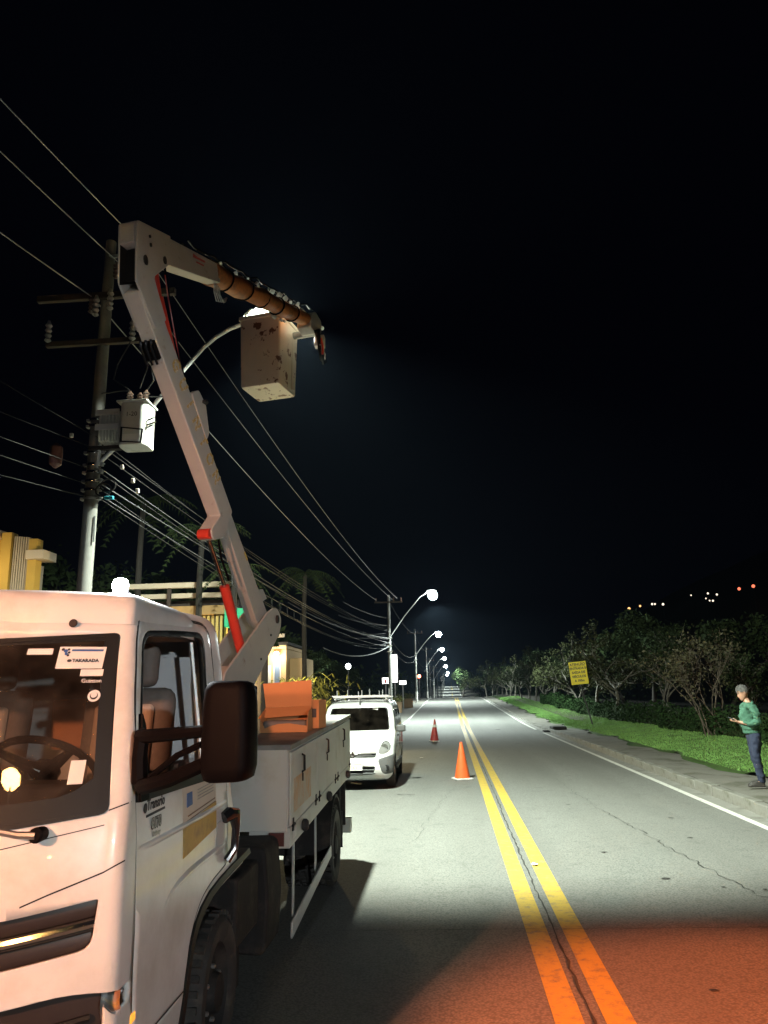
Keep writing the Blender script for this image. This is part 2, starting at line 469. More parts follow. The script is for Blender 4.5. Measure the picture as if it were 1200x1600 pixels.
YS = [-40, -20, -10, -5, 0] + [i for i in range(3, 60, 3)] + list(range(60, 150, 5)) + list(range(150, 320, 10)) + list(range(320, 1001, 40))
def sheet(name, xs, ys, fz, mat):
    V = [(x(y) if callable(x) else x, y, fz(x(y) if callable(x) else x, y)) for y in ys for x in xs]
    n = len(xs)
    F = [(j * n + i, j * n + i + 1, (j + 1) * n + i + 1, (j + 1) * n + i) for j in range(len(ys) - 1) for i in range(n - 1)]
    o = MB().add(V, F).build(name, mat, angle=60); tag(o, kind='structure'); return o

def asphalt(name, col, dark, speck=.35, bump=.25, patch=.3):
    m = pm(name, col, .85, var=.10, scale=.35, detail=9)
    t = m.node_tree; N = t.nodes; L = t.links; b = N['Principled BSDF']
    src = b.inputs['Base Color'].links[0].from_socket
    tc = N.new('ShaderNodeTexCoord')
    v = N.new('ShaderNodeTexVoronoi'); v.inputs['Scale'].default_value = 55; L.new(tc.outputs['Object'], v.inputs['Vector'])
    mr = N.new('ShaderNodeMapRange'); mr.inputs[1].default_value = .1; mr.inputs[2].default_value = .8; mr.inputs[3].default_value = 1 + speck; mr.inputs[4].default_value = 1 - speck
    L.new(v.outputs['Distance'], mr.inputs[0])
    mul = N.new('ShaderNodeMix'); mul.data_type = 'RGBA'; mul.blend_type = 'MULTIPLY'; mul.inputs[0].default_value = 1
    L.new(src, mul.inputs[6]); L.new(mr.outputs[0], mul.inputs[7])
    # tyre tracks and patches run along the road: stretched noise
    mp = N.new('ShaderNodeMapping'); mp.inputs['Scale'].default_value = (.9, .06, 1); L.new(tc.outputs['Object'], mp.inputs[0])
    n2 = N.new('ShaderNodeTexNoise'); n2.inputs['Scale'].default_value = 1.2; n2.inputs['Detail'].default_value = 7; L.new(mp.outputs[0], n2.inputs['Vector'])
    m2 = N.new('ShaderNodeMapRange'); m2.inputs[1].default_value = .35; m2.inputs[2].default_value = .7; m2.inputs[4].default_value = patch; L.new(n2.outputs[0], m2.inputs[0])
    mx = N.new('ShaderNodeMix'); mx.data_type = 'RGBA'; mx.inputs[7].default_value = (*dark, 1)
    L.new(m2.outputs[0], mx.inputs[0]); L.new(mul.outputs[2], mx.inputs[6])
    n3 = N.new('ShaderNodeTexNoise'); n3.inputs['Scale'].default_value = 2.6; n3.inputs['Detail'].default_value = 10; n3.inputs['Roughness'].default_value = .7; L.new(tc.outputs['Object'], n3.inputs['Vector'])
    m3 = N.new('ShaderNodeMapRange'); m3.inputs[1].default_value = .55; m3.inputs[2].default_value = .72; m3.inputs[4].default_value = .5; L.new(n3.outputs[0], m3.inputs[0])
    mx2 = N.new('ShaderNodeMix'); mx2.data_type = 'RGBA'; mx2.inputs[7].default_value = (*[q * .55 for q in dark], 1)
    L.new(m3.outputs[0], mx2.inputs[0]); L.new(mx.outputs[2], mx2.inputs[6])
    L.new(mx2.outputs[2], b.inputs['Base Color'])
    bp = N.new('ShaderNodeBump'); bp.inputs['Strength'].default_value = bump; bp.inputs['Distance'].default_value = .008
    L.new(v.outputs['Distance'], bp.inputs['Height']); L.new(bp.outputs[0], b.inputs['Normal'])
    return m
M_road = asphalt('worn_asphalt', (.172, .175, .163), (.112, .114, .105), .36, .22, .65)
M_shoulder = asphalt('gravelly_shoulder', (.15, .147, .13), (.075, .072, .062), .4, .4, .6)
def paint(name, col, under, lo=.45, hi=.62):
    m = pm(name, col, .7, var=.08, scale=5)
    t = m.node_tree; N = t.nodes; L = t.links; b = N['Principled BSDF']
    src = b.inputs['Base Color'].links[0].from_socket; tc = N.new('ShaderNodeTexCoord')
    n = N.new('ShaderNodeTexNoise'); n.inputs['Scale'].default_value = 9; n.inputs['Detail'].default_value = 10; n.inputs['Roughness'].default_value = .75
    L.new(tc.outputs['Object'], n.inputs['Vector'])
    mr = N.new('ShaderNodeMapRange'); mr.inputs[1].default_value = lo; mr.inputs[2].default_value = hi; L.new(n.outputs[0], mr.inputs[0])
    mx = N.new('ShaderNodeMix'); mx.data_type = 'RGBA'; mx.inputs[7].default_value = (*under, 1)
    L.new(mr.outputs[0], mx.inputs[0]); L.new(src, mx.inputs[6]); L.new(mx.outputs[2], b.inputs['Base Color'])
    v = N.new('ShaderNodeTexVoronoi'); v.inputs['Scale'].default_value = 55; L.new(tc.outputs['Object'], v.inputs['Vector'])
    bp = N.new('ShaderNodeBump'); bp.inputs['Strength'].default_value = .25; bp.inputs['Distance'].default_value = .008
    L.new(v.outputs['Distance'], bp.inputs['Height']); L.new(bp.outputs[0], b.inputs['Normal'])
    return m
M_yline = paint('yellow_road_paint', (.50, .345, .045), (.17, .15, .11), .50, .68)
M_wline = paint('white_road_paint', (.62, .62, .58), (.17, .17, .16), .52, .70)
M_soil = pm('dark_soil', (.045, .042, .03), .95, var=.4, scale=1.5, bump=.4, bscale=8)
M_walk = pm('dirty_concrete_walk', (.165, .16, .14), .9, var=.2, scale=2.5, dirt=(.075, .075, .05), dscale=1.6, dlo=.5, dhi=.68, bump=.3, bscale=25)
M_kerb = pm('weathered_kerb_stone', (.20, .20, .18), .85, var=.3, scale=4, dirt=(.10, .10, .075), dscale=4, dlo=.48, dhi=.7, bump=.4, bscale=22)
M_grassbase = pm('grass_soil', (.045, .095, .016), .95, var=.35, scale=3, bump=.5, bscale=20)
M_hill = pm('dark_hill_ground', (.03, .035, .025), .95, var=.4, scale=.05)
M_crack = pm('dark_crack', (.03, .03, .028), .9, var=.2)  # one dark tone shared by cracks and tar spots

sheet('ground', [-400, -200, -100, -50, -30, -20, -12, -8.2, -6.5, -3.3, 4.65, 5.9, 7, 8.2, 9, 12, 16, 25, 39, 60, 120, 260, 400], YS, lambda x, y: gz(x, y) - .06, M_soil)
road = sheet('road', [-3.12, -1.5, .76, 2.5, 4.31], YS, lambda x, y: zr(y), M_road)
sheet('shoulder', [-8.2, -6, -4.5, -3.12], YS, lambda x, y: zr(y) - .006, M_shoulder)
M_gutter = pm('pale_gutter_concrete', (.23, .228, .21), .9, var=.2, scale=2.5, dirt=(.12, .12, .10), dscale=2.2, dlo=.5, dhi=.72, bump=.3, bscale=30)
sheet('gutter', [4.31, 4.46, 4.62], YS, lambda x, y: zr(y) - .002 - .012 * max(0, (x - 4.31)) / .3, M_gutter)
def strip(name, x0, x1, y0, y1, mat, dz=.004, step=3.0):
    n = max(1, int((y1 - y0) / step)); ys = [y0 + (y1 - y0) * i / n for i in range(n + 1)]
    V = [p for y in ys for p in ((x0, y, zr(y) + dz), (x1, y, zr(y) + dz))]
    return MB().add(V, [(2 * i, 2 * i + 1, 2 * i + 3, 2 * i + 2) for i in range(n)]).build(name, mat, road, angle=60)
strip('yellow_centre_line', .53, .70, -20, 640, M_yline)
strip('yellow_centre_line', .825, .995, -20, 640, M_yline)
strip('white_edge_line', 4.17, 4.29, -20, 37.6, M_wline)
strip('white_edge_line', 4.17, 4.29, 40.8, 640, M_wline)
strip('white_edge_line', -3.02, -2.91, -20, 640, M_wline)
def crack(pts, w, name='road_crack', mat=None):
    V = []
    for i, (x, y) in enumerate(pts):
        a = Vector(pts[max(i - 1, 0)]); b = Vector(pts[min(i + 1, len(pts) - 1)]); d = (b - a).normalized(); n = Vector((-d.y, d.x)) * w * random.uniform(.3, 1.3)
        V += [(x - n.x, y - n.y, zr(y) + .008), (x + n.x, y + n.y, zr(y) + .008)]
    return MB().add(V, [(2 * i, 2 * i + 1, 2 * i + 3, 2 * i + 2) for i in range(len(pts) - 1)]).build(name, mat or M_crack, road, smooth=False)
rnd = random.Random(3)
def wob(a, b, n, amp):
    return [(a[0] + (b[0] - a[0]) * i / n + rnd.uniform(-amp, amp), a[1] + (b[1] - a[1]) * i / n + rnd.uniform(-amp, amp)) for i in range(n + 1)]
crack(wob((.755, 3.2), (.745, 13.5), 70, .012), .009)
crack(wob((.76, 13.5), (.75, 30), 60, .014), .008)
crack(wob((-1.0, 6.85), (4.3, 7.05), 60, .012), .004)
crack(wob((2.75, 8.0), (2.35, 13.2), 40, .045), .005)
crack(wob((2.35, 13.2), (2.2, 18), 30, .05), .003)
crack(wob((3.3, 7.4), (2.75, 8.0), 10, .03), .006)
crack(wob((-.6, 10.5), (.3, 20), 60, .05), .0022)
crack(wob((-1.1, 15.6), (-.75, 15.5), 6, .02), .02)
for (x, y, rr) in ((2.1, 8.65, .055), (2.55, 8.3, .03), (2.9, 8.2, .03), (3.05, 7.9, .03), (1.75, 10.0, .04), (2.5, 6.2, .03), (1.6, 5.6, .035), (3.2, 12.5, .05), (1.9, 14.0, .05), (2.4, 30, .12), (3.0, 10.9, .04)):
    n = 9; P = [(x + rr * rnd.uniform(.6, 1.2) * cos(2 * pi * i / n), y + .6 * rr * rnd.uniform(.6, 1.2) * sin(2 * pi * i / n), .008) for i in range(n)]
    MB().add(P, [tuple(range(n))]).build('tar_spot', M_crack, road, smooth=False)
# litter
def litter(x, y, r, mat, label):
    n = 6; a = [2 * pi * i / n for i in range(n)]
    V = [(x + r * rnd.uniform(.6, 1.1) * cos(q), y + r * rnd.uniform(.6, 1.1) * sin(q), zr(y) + .012 + rnd.uniform(0, .015)) for q in a]
    V2 = [(p[0], p[1], p[2] + .004) for p in V]
    o = MB().add(V + V2, [tuple(range(n))[::-1], tuple(range(n, 2 * n))] + [(i, (i + 1) % n, (i + 1) % n + n, i + n) for i in range(n)]).build('litter', mat, smooth=False)
    tag(o, label, 'litter')
litter(-.95, 24.0, .07, M_paper, 'small white scrap of paper on the asphalt between the van and the cones')
litter(2.35, 41.0, .14, M_mud, 'dark flat scrap lying on the asphalt of the far right lane')
litter(.86, 9.3, .05, M_paper, 'crumpled pale scrap between the two yellow lines')

# kerb, walk and verge on the right
kerb = empty('kerb'); tag(kerb, kind='structure')
kmesh = []
for k in range(4):
    mb = MB(); r2 = random.Random(k)
    mb.b2((0, 0, -.05), (.16, .985, .165))
    o = mb.build('kerb_stone', M_kerb, kerb, bevel=.018)
    md = o.modifiers
    kmesh.append(o)
first = True
for i in range(46):
    y = 4.0 + i
    o = kmesh[i] if i < 4 else dup(kmesh[i % 4], kerb)
    drop = max(0, min(.10, (y - 30) * .006))
    o.location = (4.60 + rnd.uniform(-.012, .012), y, zr(y) - drop + rnd.uniform(-.012, .012))
    o.rotation_euler = (rnd.uniform(-.006, .006), rnd.uniform(-.03, .03), rnd.uniform(-.01, .01))
mb = MB()
for i in range(60):
    y = 50 + i * 1.0; mb.b2((4.6, y, zr(y) - .05), (4.76, y + .985, zr(y) + .07))
tag(mb.build('far_kerb', M_kerb, kerb, bevel=.01), kind='stuff')
def gxe(y): return 5.85 + .18 * sin(y * .9) + .10 * sin(y * 2.3 + 1)
sheet('walk', [4.75, 5.1, 5.5, gxe], [i * .5 for i in range(-8, 200)] + list(range(100, 200, 4)), lambda x, y: zr(y) + .150 - max(0, min(.1, (y - 30) * .006)) + .012 * sin(x * 7 + y * 3), M_walk)
verge = sheet('verge', [lambda y: gxe(y) - .05, 6.6, 7.2, 8.0, 9.0, 11], [i * .8 for i in range(-6, 150)] + list(range(122, 210, 6)), lambda x, y: gz(x, y) + .015 * sin(x * 3 + y * 2) - max(0, min(.08, (y - 30) * .005)), M_grassbase)
# storm drain mouth in the kerb
dr = empty('storm_drain', (4.62, 38.6, zr(38.6)), 0, 'dark storm drain opening in the kerb by the broken white line', 'drain')
MB().b2((-.30, -.5, .012), (.30, .5, .03)).build('grate_frame', M_mud, dr, bevel=.006)
for i in range(7): MB().b2((-.26, -.42 + i * .13, .031), (.26, -.36 + i * .13, .048)).build('grate_bar', M_black, dr)
MB().b2((.1, -.62, .0), (.75, .62, .24)).build('drain_hood', M_mud, dr, bevel=.03)

# grass: short blades
def grass(name, n, region, h, mat, seed, y_pow=2.0, w=.012):
    r = random.Random(seed); V = []; F = []
    x0, x1, y0, y1 = region
    for i in range(n):
        u = r.random() ** y_pow; y = y0 + (y1 - y0) * u; x = (gxe(y) + r.uniform(-.08, .1) ** 2 * 0 + r.random() * (x1 - gxe(y))) if x0 is None else r.uniform(x0, x1)
        z = gz(x, y) - max(0, min(.08, (y - 30) * .005))
        sc = 1 + y / 30
        hh = h * r.uniform(.5, 1.5); a = r.uniform(0, 2 * pi); ww = w * sc * .5; lx = r.uniform(-.6, .6) * hh; ly = r.uniform(-.6, .6) * hh
        k = len(V)
        V += [(x - cos(a) * ww, y - sin(a) * ww, z), (x + cos(a) * ww, y + sin(a) * ww, z), (x + lx, y + ly, z + hh)]
        F.append((k, k + 1, k + 2))
    o = MB().add(V, F).build(name, mat, smooth=False); tag(o, kind='stuff')
    return o
M_grass = pm('short_verge_grass', (.165, .335, .083), .9, var=.4, scale=1.8)
M_grass2 = pm('dry_verge_grass', (.11, .16, .04), .9, var=.35, scale=4)
tag(grass('grass', 110000, (None, 8.2, 9.0, 100), .034, M_grass, 1), 'short bright green grass on the roadside verge', 'grass')
tag(grass('grass', 7000, (None, 8.0, 9.0, 80), .05, M_grass2, 2), 'paler dry blades mixed through the verge grass', 'grass')

# dark hill on the right and beyond
def hillz(x, y):
    d = max(0, (x - 45) / 120.0); a = max(0, (y - 150) / 250.0)
    return -6 + 58 * min(1.4, d) * min(1.2, a) + 4 * sin(x * .05) + 3 * sin(y * .03 + x * .02)
tag(sheet('hill', list(range(30, 420, 15)), list(range(120, 720, 20)), lambda x, y: hillz(x, y), M_hill), kind='structure')
# ------------------------------------------------------------------ the bucket truck (front towards the camera)
TR = empty('bucket_truck', (-2.18683, -.019, 0), R(1.0), 'white bucket truck with raised folding boom and amber lit cab front', 'truck')
CABC = (0, 3.55, 1.4)
#        z    xs    yf    bow   r    yr
CROWS = [(.36, .985, 2.71, .25, .06, 4.60), (.50, 1.01, 2.66, .25, .06, 4.60), (.66, 1.03, 2.63, .25, .06, 4.62), (.90, 1.035, 2.615, .25, .06, 4.62),
         (1.06, 1.04, 2.61, .25, .06, 4.61), (1.28, 1.04, 2.615, .25, .06, 4.51), (1.40, 1.04, 2.63, .25, .06, 4.44), (1.50, 1.035, 2.65, .25, .06, 4.425),
         (1.75, 1.012, 2.71, .25, .06, 4.42), (2.00, .978, 2.775, .25, .06, 4.42), (2.11, .960, 2.805, .25, .07, 4.42), (2.19, .947, 2.83, .25, .08, 4.41),
         (2.24, .928, 2.865, .25, .10, 4.40), (2.275, .90, 2.92, .25, .12, 4.38), (2.295, .855, 3.0, .24, .15, 4.32), (2.308, .76, 3.12, .23, .18, 4.2), (2.315, .4, 3.4, .1, .2, 3.9)]
zs = [.36 + i * .04 for i in range(46)]
zs = sorted(set(round(z, 3) for z in zs if z <= 2.17)) + [2.19, 2.212, 2.232, 2.25, 2.265, 2.277, 2.288, 2.297, 2.304, 2.31, 2.315]
bm, L = shell(CROWS, zs, nf=14, nc=8, ns=18)
top = bm.faces.new(L[-1])
def rise(y, z): return .04 * max(0, min(1, (y - 3.25) / 1.0)) * max(0, min(1, (z - 1.9) / .3))
for v in bm.verts: v.co.z += rise(v.co.y, v.co.z)
bm.normal_update()
def fside(f):
    c = f.calc_center_median(); return c.x > .80 and abs(f.normal.x) > .55 and c.y > 2.8
def ffront(f):
    c = f.calc_center_median(); return c.y < 3.15 and abs(f.normal.y) > .30 and c.z < 2.24
def fleft(f):
    c = f.calc_center_median(); return c.x < -.80 and abs(f.normal.x) > .55 and c.y > 2.8
# wheel arch (both sides): a curve that rises from the front and runs out at the rear of the cab
ARCH = [(3.70, .30), (3.70, .52), (3.70, .66), (3.735, .79), (3.80, .865), (3.88, .915), (4.02, .955), (4.22, .978), (4.45, .993), (4.80, 1.01), (4.80, .30)]
for flt in (lambda f: f.calc_center_median().x > .5 and f.calc_center_median().y > 3.2, lambda f: f.calc_center_median().x < -.5 and f.calc_center_median().y > 3.2):
    take(bm, cut(bm, ARCH, 'yz', flt), keep=False)
# windscreen
WS = rpoly([(-.975, 1.478), (-.65, 1.441), (-.3, 1.42), (0, 1.412), (.3, 1.42), (.65, 1.441), (.975, 1.478), (.905, 2.148), (.5, 2.118), (0, 2.11), (-.5, 2.118), (-.905, 2.148)], [.03, .2, .1, .1, .1, .2, .03, .02, .2, .1, .2, .02], 3)
ws = take(bm, cut(bm, WS, 'xz', ffront))
# doors on both sides: body seam, then the window inside it
DOOR = rpoly([(3.075, .62), (3.70, .62), (3.70, .68), (3.745, .82), (3.87, .945), (4.05, .99), (4.33, 1.02), (4.34, 1.20), (4.225, 1.68), (4.18, 1.98), (4.20, 2.275), (3.7, 2.265), (3.16, 2.215), (3.105, 2.08), (3.035, 1.864), (2.988, 1.524), (3.012, 1.30)],
             [.03, .01, .05, .06, .1, .06, .04, .05, .2, .1, .15, .3, .13, .06, .2, .08, .1], 5)
cx, cz = 3.55, 1.55
DIN = []
for i, (y, z) in enumerate(DOOR):
    a = Vector(DOOR[i - 1]); b = Vector(DOOR[(i + 1) % len(DOOR)]); d = (b - a).normalized()
    DIN.append((y - d.y * .009, z + d.x * .009))
WIN = rpoly([(3.012, 1.52), (4.02, 1.495), (4.035, 1.96), (4.09, 2.222), (3.7, 2.205), (3.185, 2.165), (3.085, 1.86)], [.02, .06, .05, .12, .3, .10, .1], 5)
WINX = rpoly([(3.04, 1.53), (3.995, 1.51), (4.01, 1.955), (4.06, 2.195), (3.7, 2.18), (3.20, 2.142), (3.11, 1.86)], [.02, .05, .05, .11, .3, .09, .1], 5)
doors = []
for flt in (fside, fleft):
    d = take(bm, cut(bm, DOOR, 'yz', flt))
    dn = take(d, cut(d, DIN, 'yz', lambda f: True)); d.free()
    wn = take(dn, cut(dn, WIN, 'yz', lambda f: True))
    gl = take(wn, cut(wn, WINX, 'yz', lambda f: True))
    doors.append((dn, wn, gl))
# grille band, lower intake, headlights
GR = rpoly([(-.972, 1.20), (-.69, 1.155), (0, 1.10), (.69, 1.155), (.972, 1.20), (.958, 1.04), (.69, .997), (0, .94), (-.69, .997), (-.958, 1.04)], [.01, .2, .2, .2, .01, .04, .2, .2, .2, .04], 3)
take(bm, cut(bm, GR, 'xz', lambda f: f.calc_center_median().y < 3.0 and f.calc_center_median().z < 1.4), keep=False)
LG = rpoly([(-1.0, .60), (1.0, .60), (1.002, .852), (1.034, .812), (1.036, .893), (.886, .908), (.70, .88), (0, .82), (-.70, .88), (-.886, .908), (-1.036, .893), (-1.034, .812), (-1.002, .852)], [.02, .02, .01, .01, .01, .1, .1, .2, .1, .1, .01, .01, .01], 3)
take(bm, cut(bm, LG, 'xz', lambda f: f.calc_center_median().y < 3.02 and f.calc_center_median().z < 1.4), keep=False)
# panel gap above the front panel
cab = bm_obj(bm, 'cab', M_white, TR, thick=.022, inner=M_inner, center=CABC)
wso = bm_obj(ws, 'windscreen', M_wsglass, TR, center=CABC)

def front_pt(x, z, off=0.0):
    return (x, front_y(lerp_rows(CROWS, [z])[0], x) - off, z)
def side_pt(y, z, off=0.0, s=1):
    row = lerp_rows(CROWS, [z - rise(y, z)])[0]; return (s * (row[1] + off), y, z)
ring(WS, lambda x, z, d: front_pt(x, z, d - .004), .034, .012, 'windscreen_seal', M_gasket, TR)
def patch_front(poly_fn, x0, x1, n, name, mat, parent, off):
    V = []; F = []
    for i in range(n + 1):
        x = x0 + (x1 - x0) * i / n; za, zb = poly_fn(x); m = 6
        for j in range(m + 1): V.append(front_pt(x, za + (zb - za) * j / m, off))
    m = 7
    for i in range(n):
        for j in range(m - 1): F.append((i * m + j, (i + 1) * m + j, (i + 1) * m + j + 1, i * m + j + 1))
    return MB().add(V, F).build(name, mat, parent, angle=60)
def seam(P, w, mat=None):
    pts = []
    for i in range(len(P) - 1):
        for k in range(6): t = k / 6; pts.append((P[i][0] + (P[i + 1][0] - P[i][0]) * t, P[i][1] + (P[i + 1][1] - P[i][1]) * t))
    pts.append(P[-1]); V = []
    for (x, z) in pts: V += [front_pt(x, z - w / 2, .0012), front_pt(x, z + w / 2, .0012)]
    MB().add(V, [(2 * i, 2 * i + 2, 2 * i + 3, 2 * i + 1) for i in range(len(pts) - 1)]).build('panel_gap', M_gasket, cab, angle=60)
for sg_ in (1, -1):
    seam([(sg_ * x, z) for x, z in ((.74, 1.197), (.82, 1.228), (.90, 1.256), (.98, 1.284), (1.01, 1.300), (1.038, 1.314))], .0055)
    seam([(sg_ * x, z) for x, z in ((.974, 1.488), (1.0, 1.497), (1.034, 1.509))], .005)
seam([(-.967, 1.440), (-.81, 1.412), (-.66, 1.384), (-.3, 1.355), (.3, 1.355), (.66, 1.384), (.81, 1.412), (.967, 1.440)], .0035)
def wsb(x): return 1.412 + .066 * (abs(x) / .975) ** 2
def wst(x): return 2.11 + .038 * (abs(x) / .905) ** 2
patch_front(lambda x: (wsb(x) + .004, wsb(x) + .085 + .10 * max(0, (abs(x) - .80) / .16) ** 2), -.952, .952, 40, 'windscreen_lower_band', M_gasket, wso, .0025)
patch_front(lambda x: (wst(x) - .030, wst(x) - .004), -.90, .90, 20, 'windscreen_top_band', M_gasket, wso, .0025)
sb_ = MB(); V = []
for i in range(13):
    z = 1.50 + .62 * i / 12; xe_ = .975 - (z - 1.478) * .1045
    for k in range(4): V.append(front_pt(xe_ - .004 - .048 * k / 3, z, .0026))
sb_.add(V, [(i * 4 + j, i * 4 + j + 1, (i + 1) * 4 + j + 1, (i + 1) * 4 + j) for i in range(12) for j in range(3)]); sb_.build('windscreen_side_band', M_gasket, wso, angle=60)

for s, (dn, wn, gl) in zip((1, -1), doors):
    dr = bm_obj(dn, 'door', M_white, TR, thick=.03, inner=M_inner, center=(0, 3.5, 1.5))
    fr = bm_obj(wn, 'window_frame', M_gasket, dr, thick=.03, center=(0, 3.5, 1.5))
    pn = bm_obj(gl, 'window_pane', M_glass, dr, center=(0, 3.5, 1.5)); pn.location = (-s * .012, 0, -.60 if s > 0 else 0)   # the near window is wound down
    n_ = len(DOOR); dn_ = []
    for i in range(n_):
        a_, b_ = Vector(DOOR[i]), Vector(DOOR[(i + 1) % n_])
        for k in range(max(1, int((b_ - a_).length / .04))): q = a_.lerp(b_, k / max(1, int((b_ - a_).length / .04))); dn_.append(side_pt(q[0], q[1], -.010, s))
    MB().tube(dn_ + [dn_[0]], .011, 6, cap=False).build('door_seal', M_gasket, TR)
    # window divider and rear run channel
    mb = MB(); 
    mb.tube([side_pt(3.92, 1.52, -.02, s), side_pt(3.90, 2.16, -.02, s)], .012, 6); mb.build('window_channel', M_galv, dr)
    mb = MB(); mb.prism(rpoly([(2.995, 1.555), (4.10, 1.515), (4.10, 1.485), (2.995, 1.50)], .004, 2), lambda u, v, q: side_pt(u, v, q, s), -.004, .012); mb.build('belt_moulding', M_gasket, dr)
    # triangular mirror base plate at the front lower corner of the window
    MB().prism(rpoly([(2.998, 1.50), (3.09, 1.50), (3.09, 1.78), (3.062, 1.83)], .01, 2), lambda u, v, q: side_pt(u, v, q, s), -.005, .018).build('mirror_base', M_black, dr)
    # handle with a dished pocket
    hb = MB(); hb.tube([side_pt(4.19, 1.268, .012, s), side_pt(4.22, 1.285, .035, s), side_pt(4.285, 1.28, .045, s), side_pt(4.315, 1.20, .048, s), side_pt(4.30, 1.10, .045, s), side_pt(4.275, 1.045, .012, s)], [.03, .036, .034, .022, .02, .022], 10)
    hb.build('door_handle', M_gloss, dr)
    MB().prism(rpoly([(4.08, 1.10), (4.26, 1.10), (4.26, 1.26), (4.10, 1.26)], .05, 4), lambda u, v, q: side_pt(u, v, q, s), -.002, .003).build('handle_pocket', M_boxpaint, dr)
    # pressed swage: a shallow raised ledge that sweeps down and forward
    def ledge(P, w, h):
        mb = MB(); n = len(P); V = []
        for i, (y, z) in enumerate(P):
            k = min(1, i / 3, (n - 1 - i) / 2 + .15)
            V += [side_pt(y, z + w, -.001, s), side_pt(y, z + w * .35, h * k, s), side_pt(y, z - w * .1, h * k, s), side_pt(y, z - w, -.001, s)]
        F = [(i * 4 + j, i * 4 + j + 1, (i + 1) * 4 + j + 1, (i + 1) * 4 + j) for i in range(n - 1) for j in range(3)]
        return mb.add(V, F).build('door_crease', M_white, dr, angle=25)
    ledge([(3.03, 1.325), (3.2, 1.326), (3.5, 1.328), (3.8, 1.332), (4.1, 1.336), (4.28, 1.338)], .016, .016)
    ledge([(3.34, 1.03), (3.42, 1.075), (3.52, 1.10), (3.65, 1.115), (3.8, 1.122), (4.0, 1.126), (4.15, 1.13), (4.28, 1.13)], .018, .015)
    # wheel arch lining: black edge and pale inner lip
    A = [(p[0], p[1]) for p in ARCH[:-1]]
    mb = MB(); n = len(A); V = []
    for (y, z) in A:
        zz = max(z, .37); x0 = side_pt(y, zz)[0]
        V += [(s * (x0 + .012), y - .008, z + .006), (s * (x0 + .012), y + .03, z - .03), (s * (x0 - .04), y + .03, z - .03), (s * (x0 - .04), y - .004, z + .004)]
    F = [(i * 4 + j, i * 4 + (j + 1) % 4, (i + 1) * 4 + (j + 1) % 4, (i + 1) * 4 + j) for i in range(n - 1) for j in range(4)]
    mb.add(V, F).build('wheel_arch_trim', M_gasket, TR, angle=50)
    mb = MB(); V = []
    for (y, z) in A:
        x0 = side_pt(y, max(z, .37))[0]; V += [(s * (x0 - .02), y + .03, z - .03), (s * (x0 - .05), y + .085, z - .095), (s * (x0 - .5), y + .085, z - .095), (s * (x0 - .5), y + .02, z - .02)]
    mb.add(V, F).build('wheel_arch_lining', M_boxpaint, TR, angle=50)

# roof cap: a raised front visor that fades to the rear
rb = []
for (z, xs, y0, r, y1) in ((2.185, .943, 2.834, .05, 4.0), (2.235, .942, 2.84, .05, 3.99), (2.275, .938, 2.852, .05, 3.98), (2.308, .922, 2.872, .06, 3.95), (2.328, .89, 2.92, .08, 3.85), (2.336, .6, 3.1, .2, 3.6)):
    h = outline((z, xs, y0, .25, r, y1), nf=8, nc=6, ns=8)
    h = [(x, y, zz - (y - 3.0) * .012) for x, y, zz in h]
    rb.append(h + [(-x, y, zz) for (x, y, zz) in h[1:-1][::-1]])
n = len(rb[0]); mb = MB(); mb.add([p for q in rb for p in q], [(i * n + j, i * n + (j + 1) % n, (i + 1) * n + (j + 1) % n, (i + 1) * n + j) for i in range(5) for j in range(n)] + [tuple(range(5 * n, 6 * n))])
cap = mb.build('roof_cap', M_white, TR, angle=50)
# marker hole in the roof front, beacon
MB().lathe([(.0, -.002), (.017, -.002), (.017, .003), (.012, .004), (.0, .002)], 14, Matrix.Translation(front_pt(.74, 2.184, .012)) @ Matrix.Rotation(R(78), 4, 'X')).build('roof_marker', M_mud, cap)
be = MB().lathe([(.055, 0), (.055, .02), (.045, .03)], 16, Matrix.Translation((.79, 3.32, 2.318))).build('beacon_base', M_black, TR)
MB().lathe([(.026, 0), (.034, .02), (.036, .036), (.030, .058), (.010, .068)], 16, Matrix.Translation((.79, 3.32, 2.345))).build('beacon_dome', M_lampb, be)

# front: grille with bright bar, lower intake, headlights, bumper, wiper
M_grille = pm('grille_plastic', (.03, .022, .02), .4, var=.1, scale=30, spec=.35)
def grz(x): return 1.10 + .10 * (abs(x) / .972) ** 1.55
mb = MB()
for dz0, dz1 in ((-.17, -.095), (-.06, .01)):
    V = []; N_ = 30
    for i in range(N_ + 1):
        x = -.97 + 1.94 * i / N_; V += [front_pt(x, grz(x) + dz0, -.045), front_pt(x, grz(x) + (dz0 + dz1) / 2, -.032), front_pt(x, grz(x) + dz1, -.045)]
    mb.add(V, [(3 * i + j, 3 * i + 3 + j, 3 * i + 4 + j, 3 * i + 1 + j) for i in range(N_) for j in range(2)])
gr = mb.build('grille', M_grille, TR, angle=60)
MB().tube([front_pt(x, grz(x) - .078, -.026) for x in [-.955 + 1.91 * i / 30 for i in range(31)]], .017, 8).build('bright_bar', M_chrome, gr)
MB().tube([front_pt(x, grz(x) - .100, -.03) for x in [-.955 + 1.91 * i / 30 for i in range(31)]], .006, 6).build('dark_bar', M_gasket, gr)
mb = MB(); V = []
for i in range(41):
    x = -1.0 + 2.0 * i / 40; V += [front_pt(x, .56, -.06), front_pt(x, .70, -.04), front_pt(x, .93, -.055)]
mb.add(V, [(3 * i + j, 3 * i + 3 + j, 3 * i + 4 + j, 3 * i + 1 + j) for i in range(40) for j in range(2)]); it = mb.build('lower_intake', M_grille, TR, angle=60)
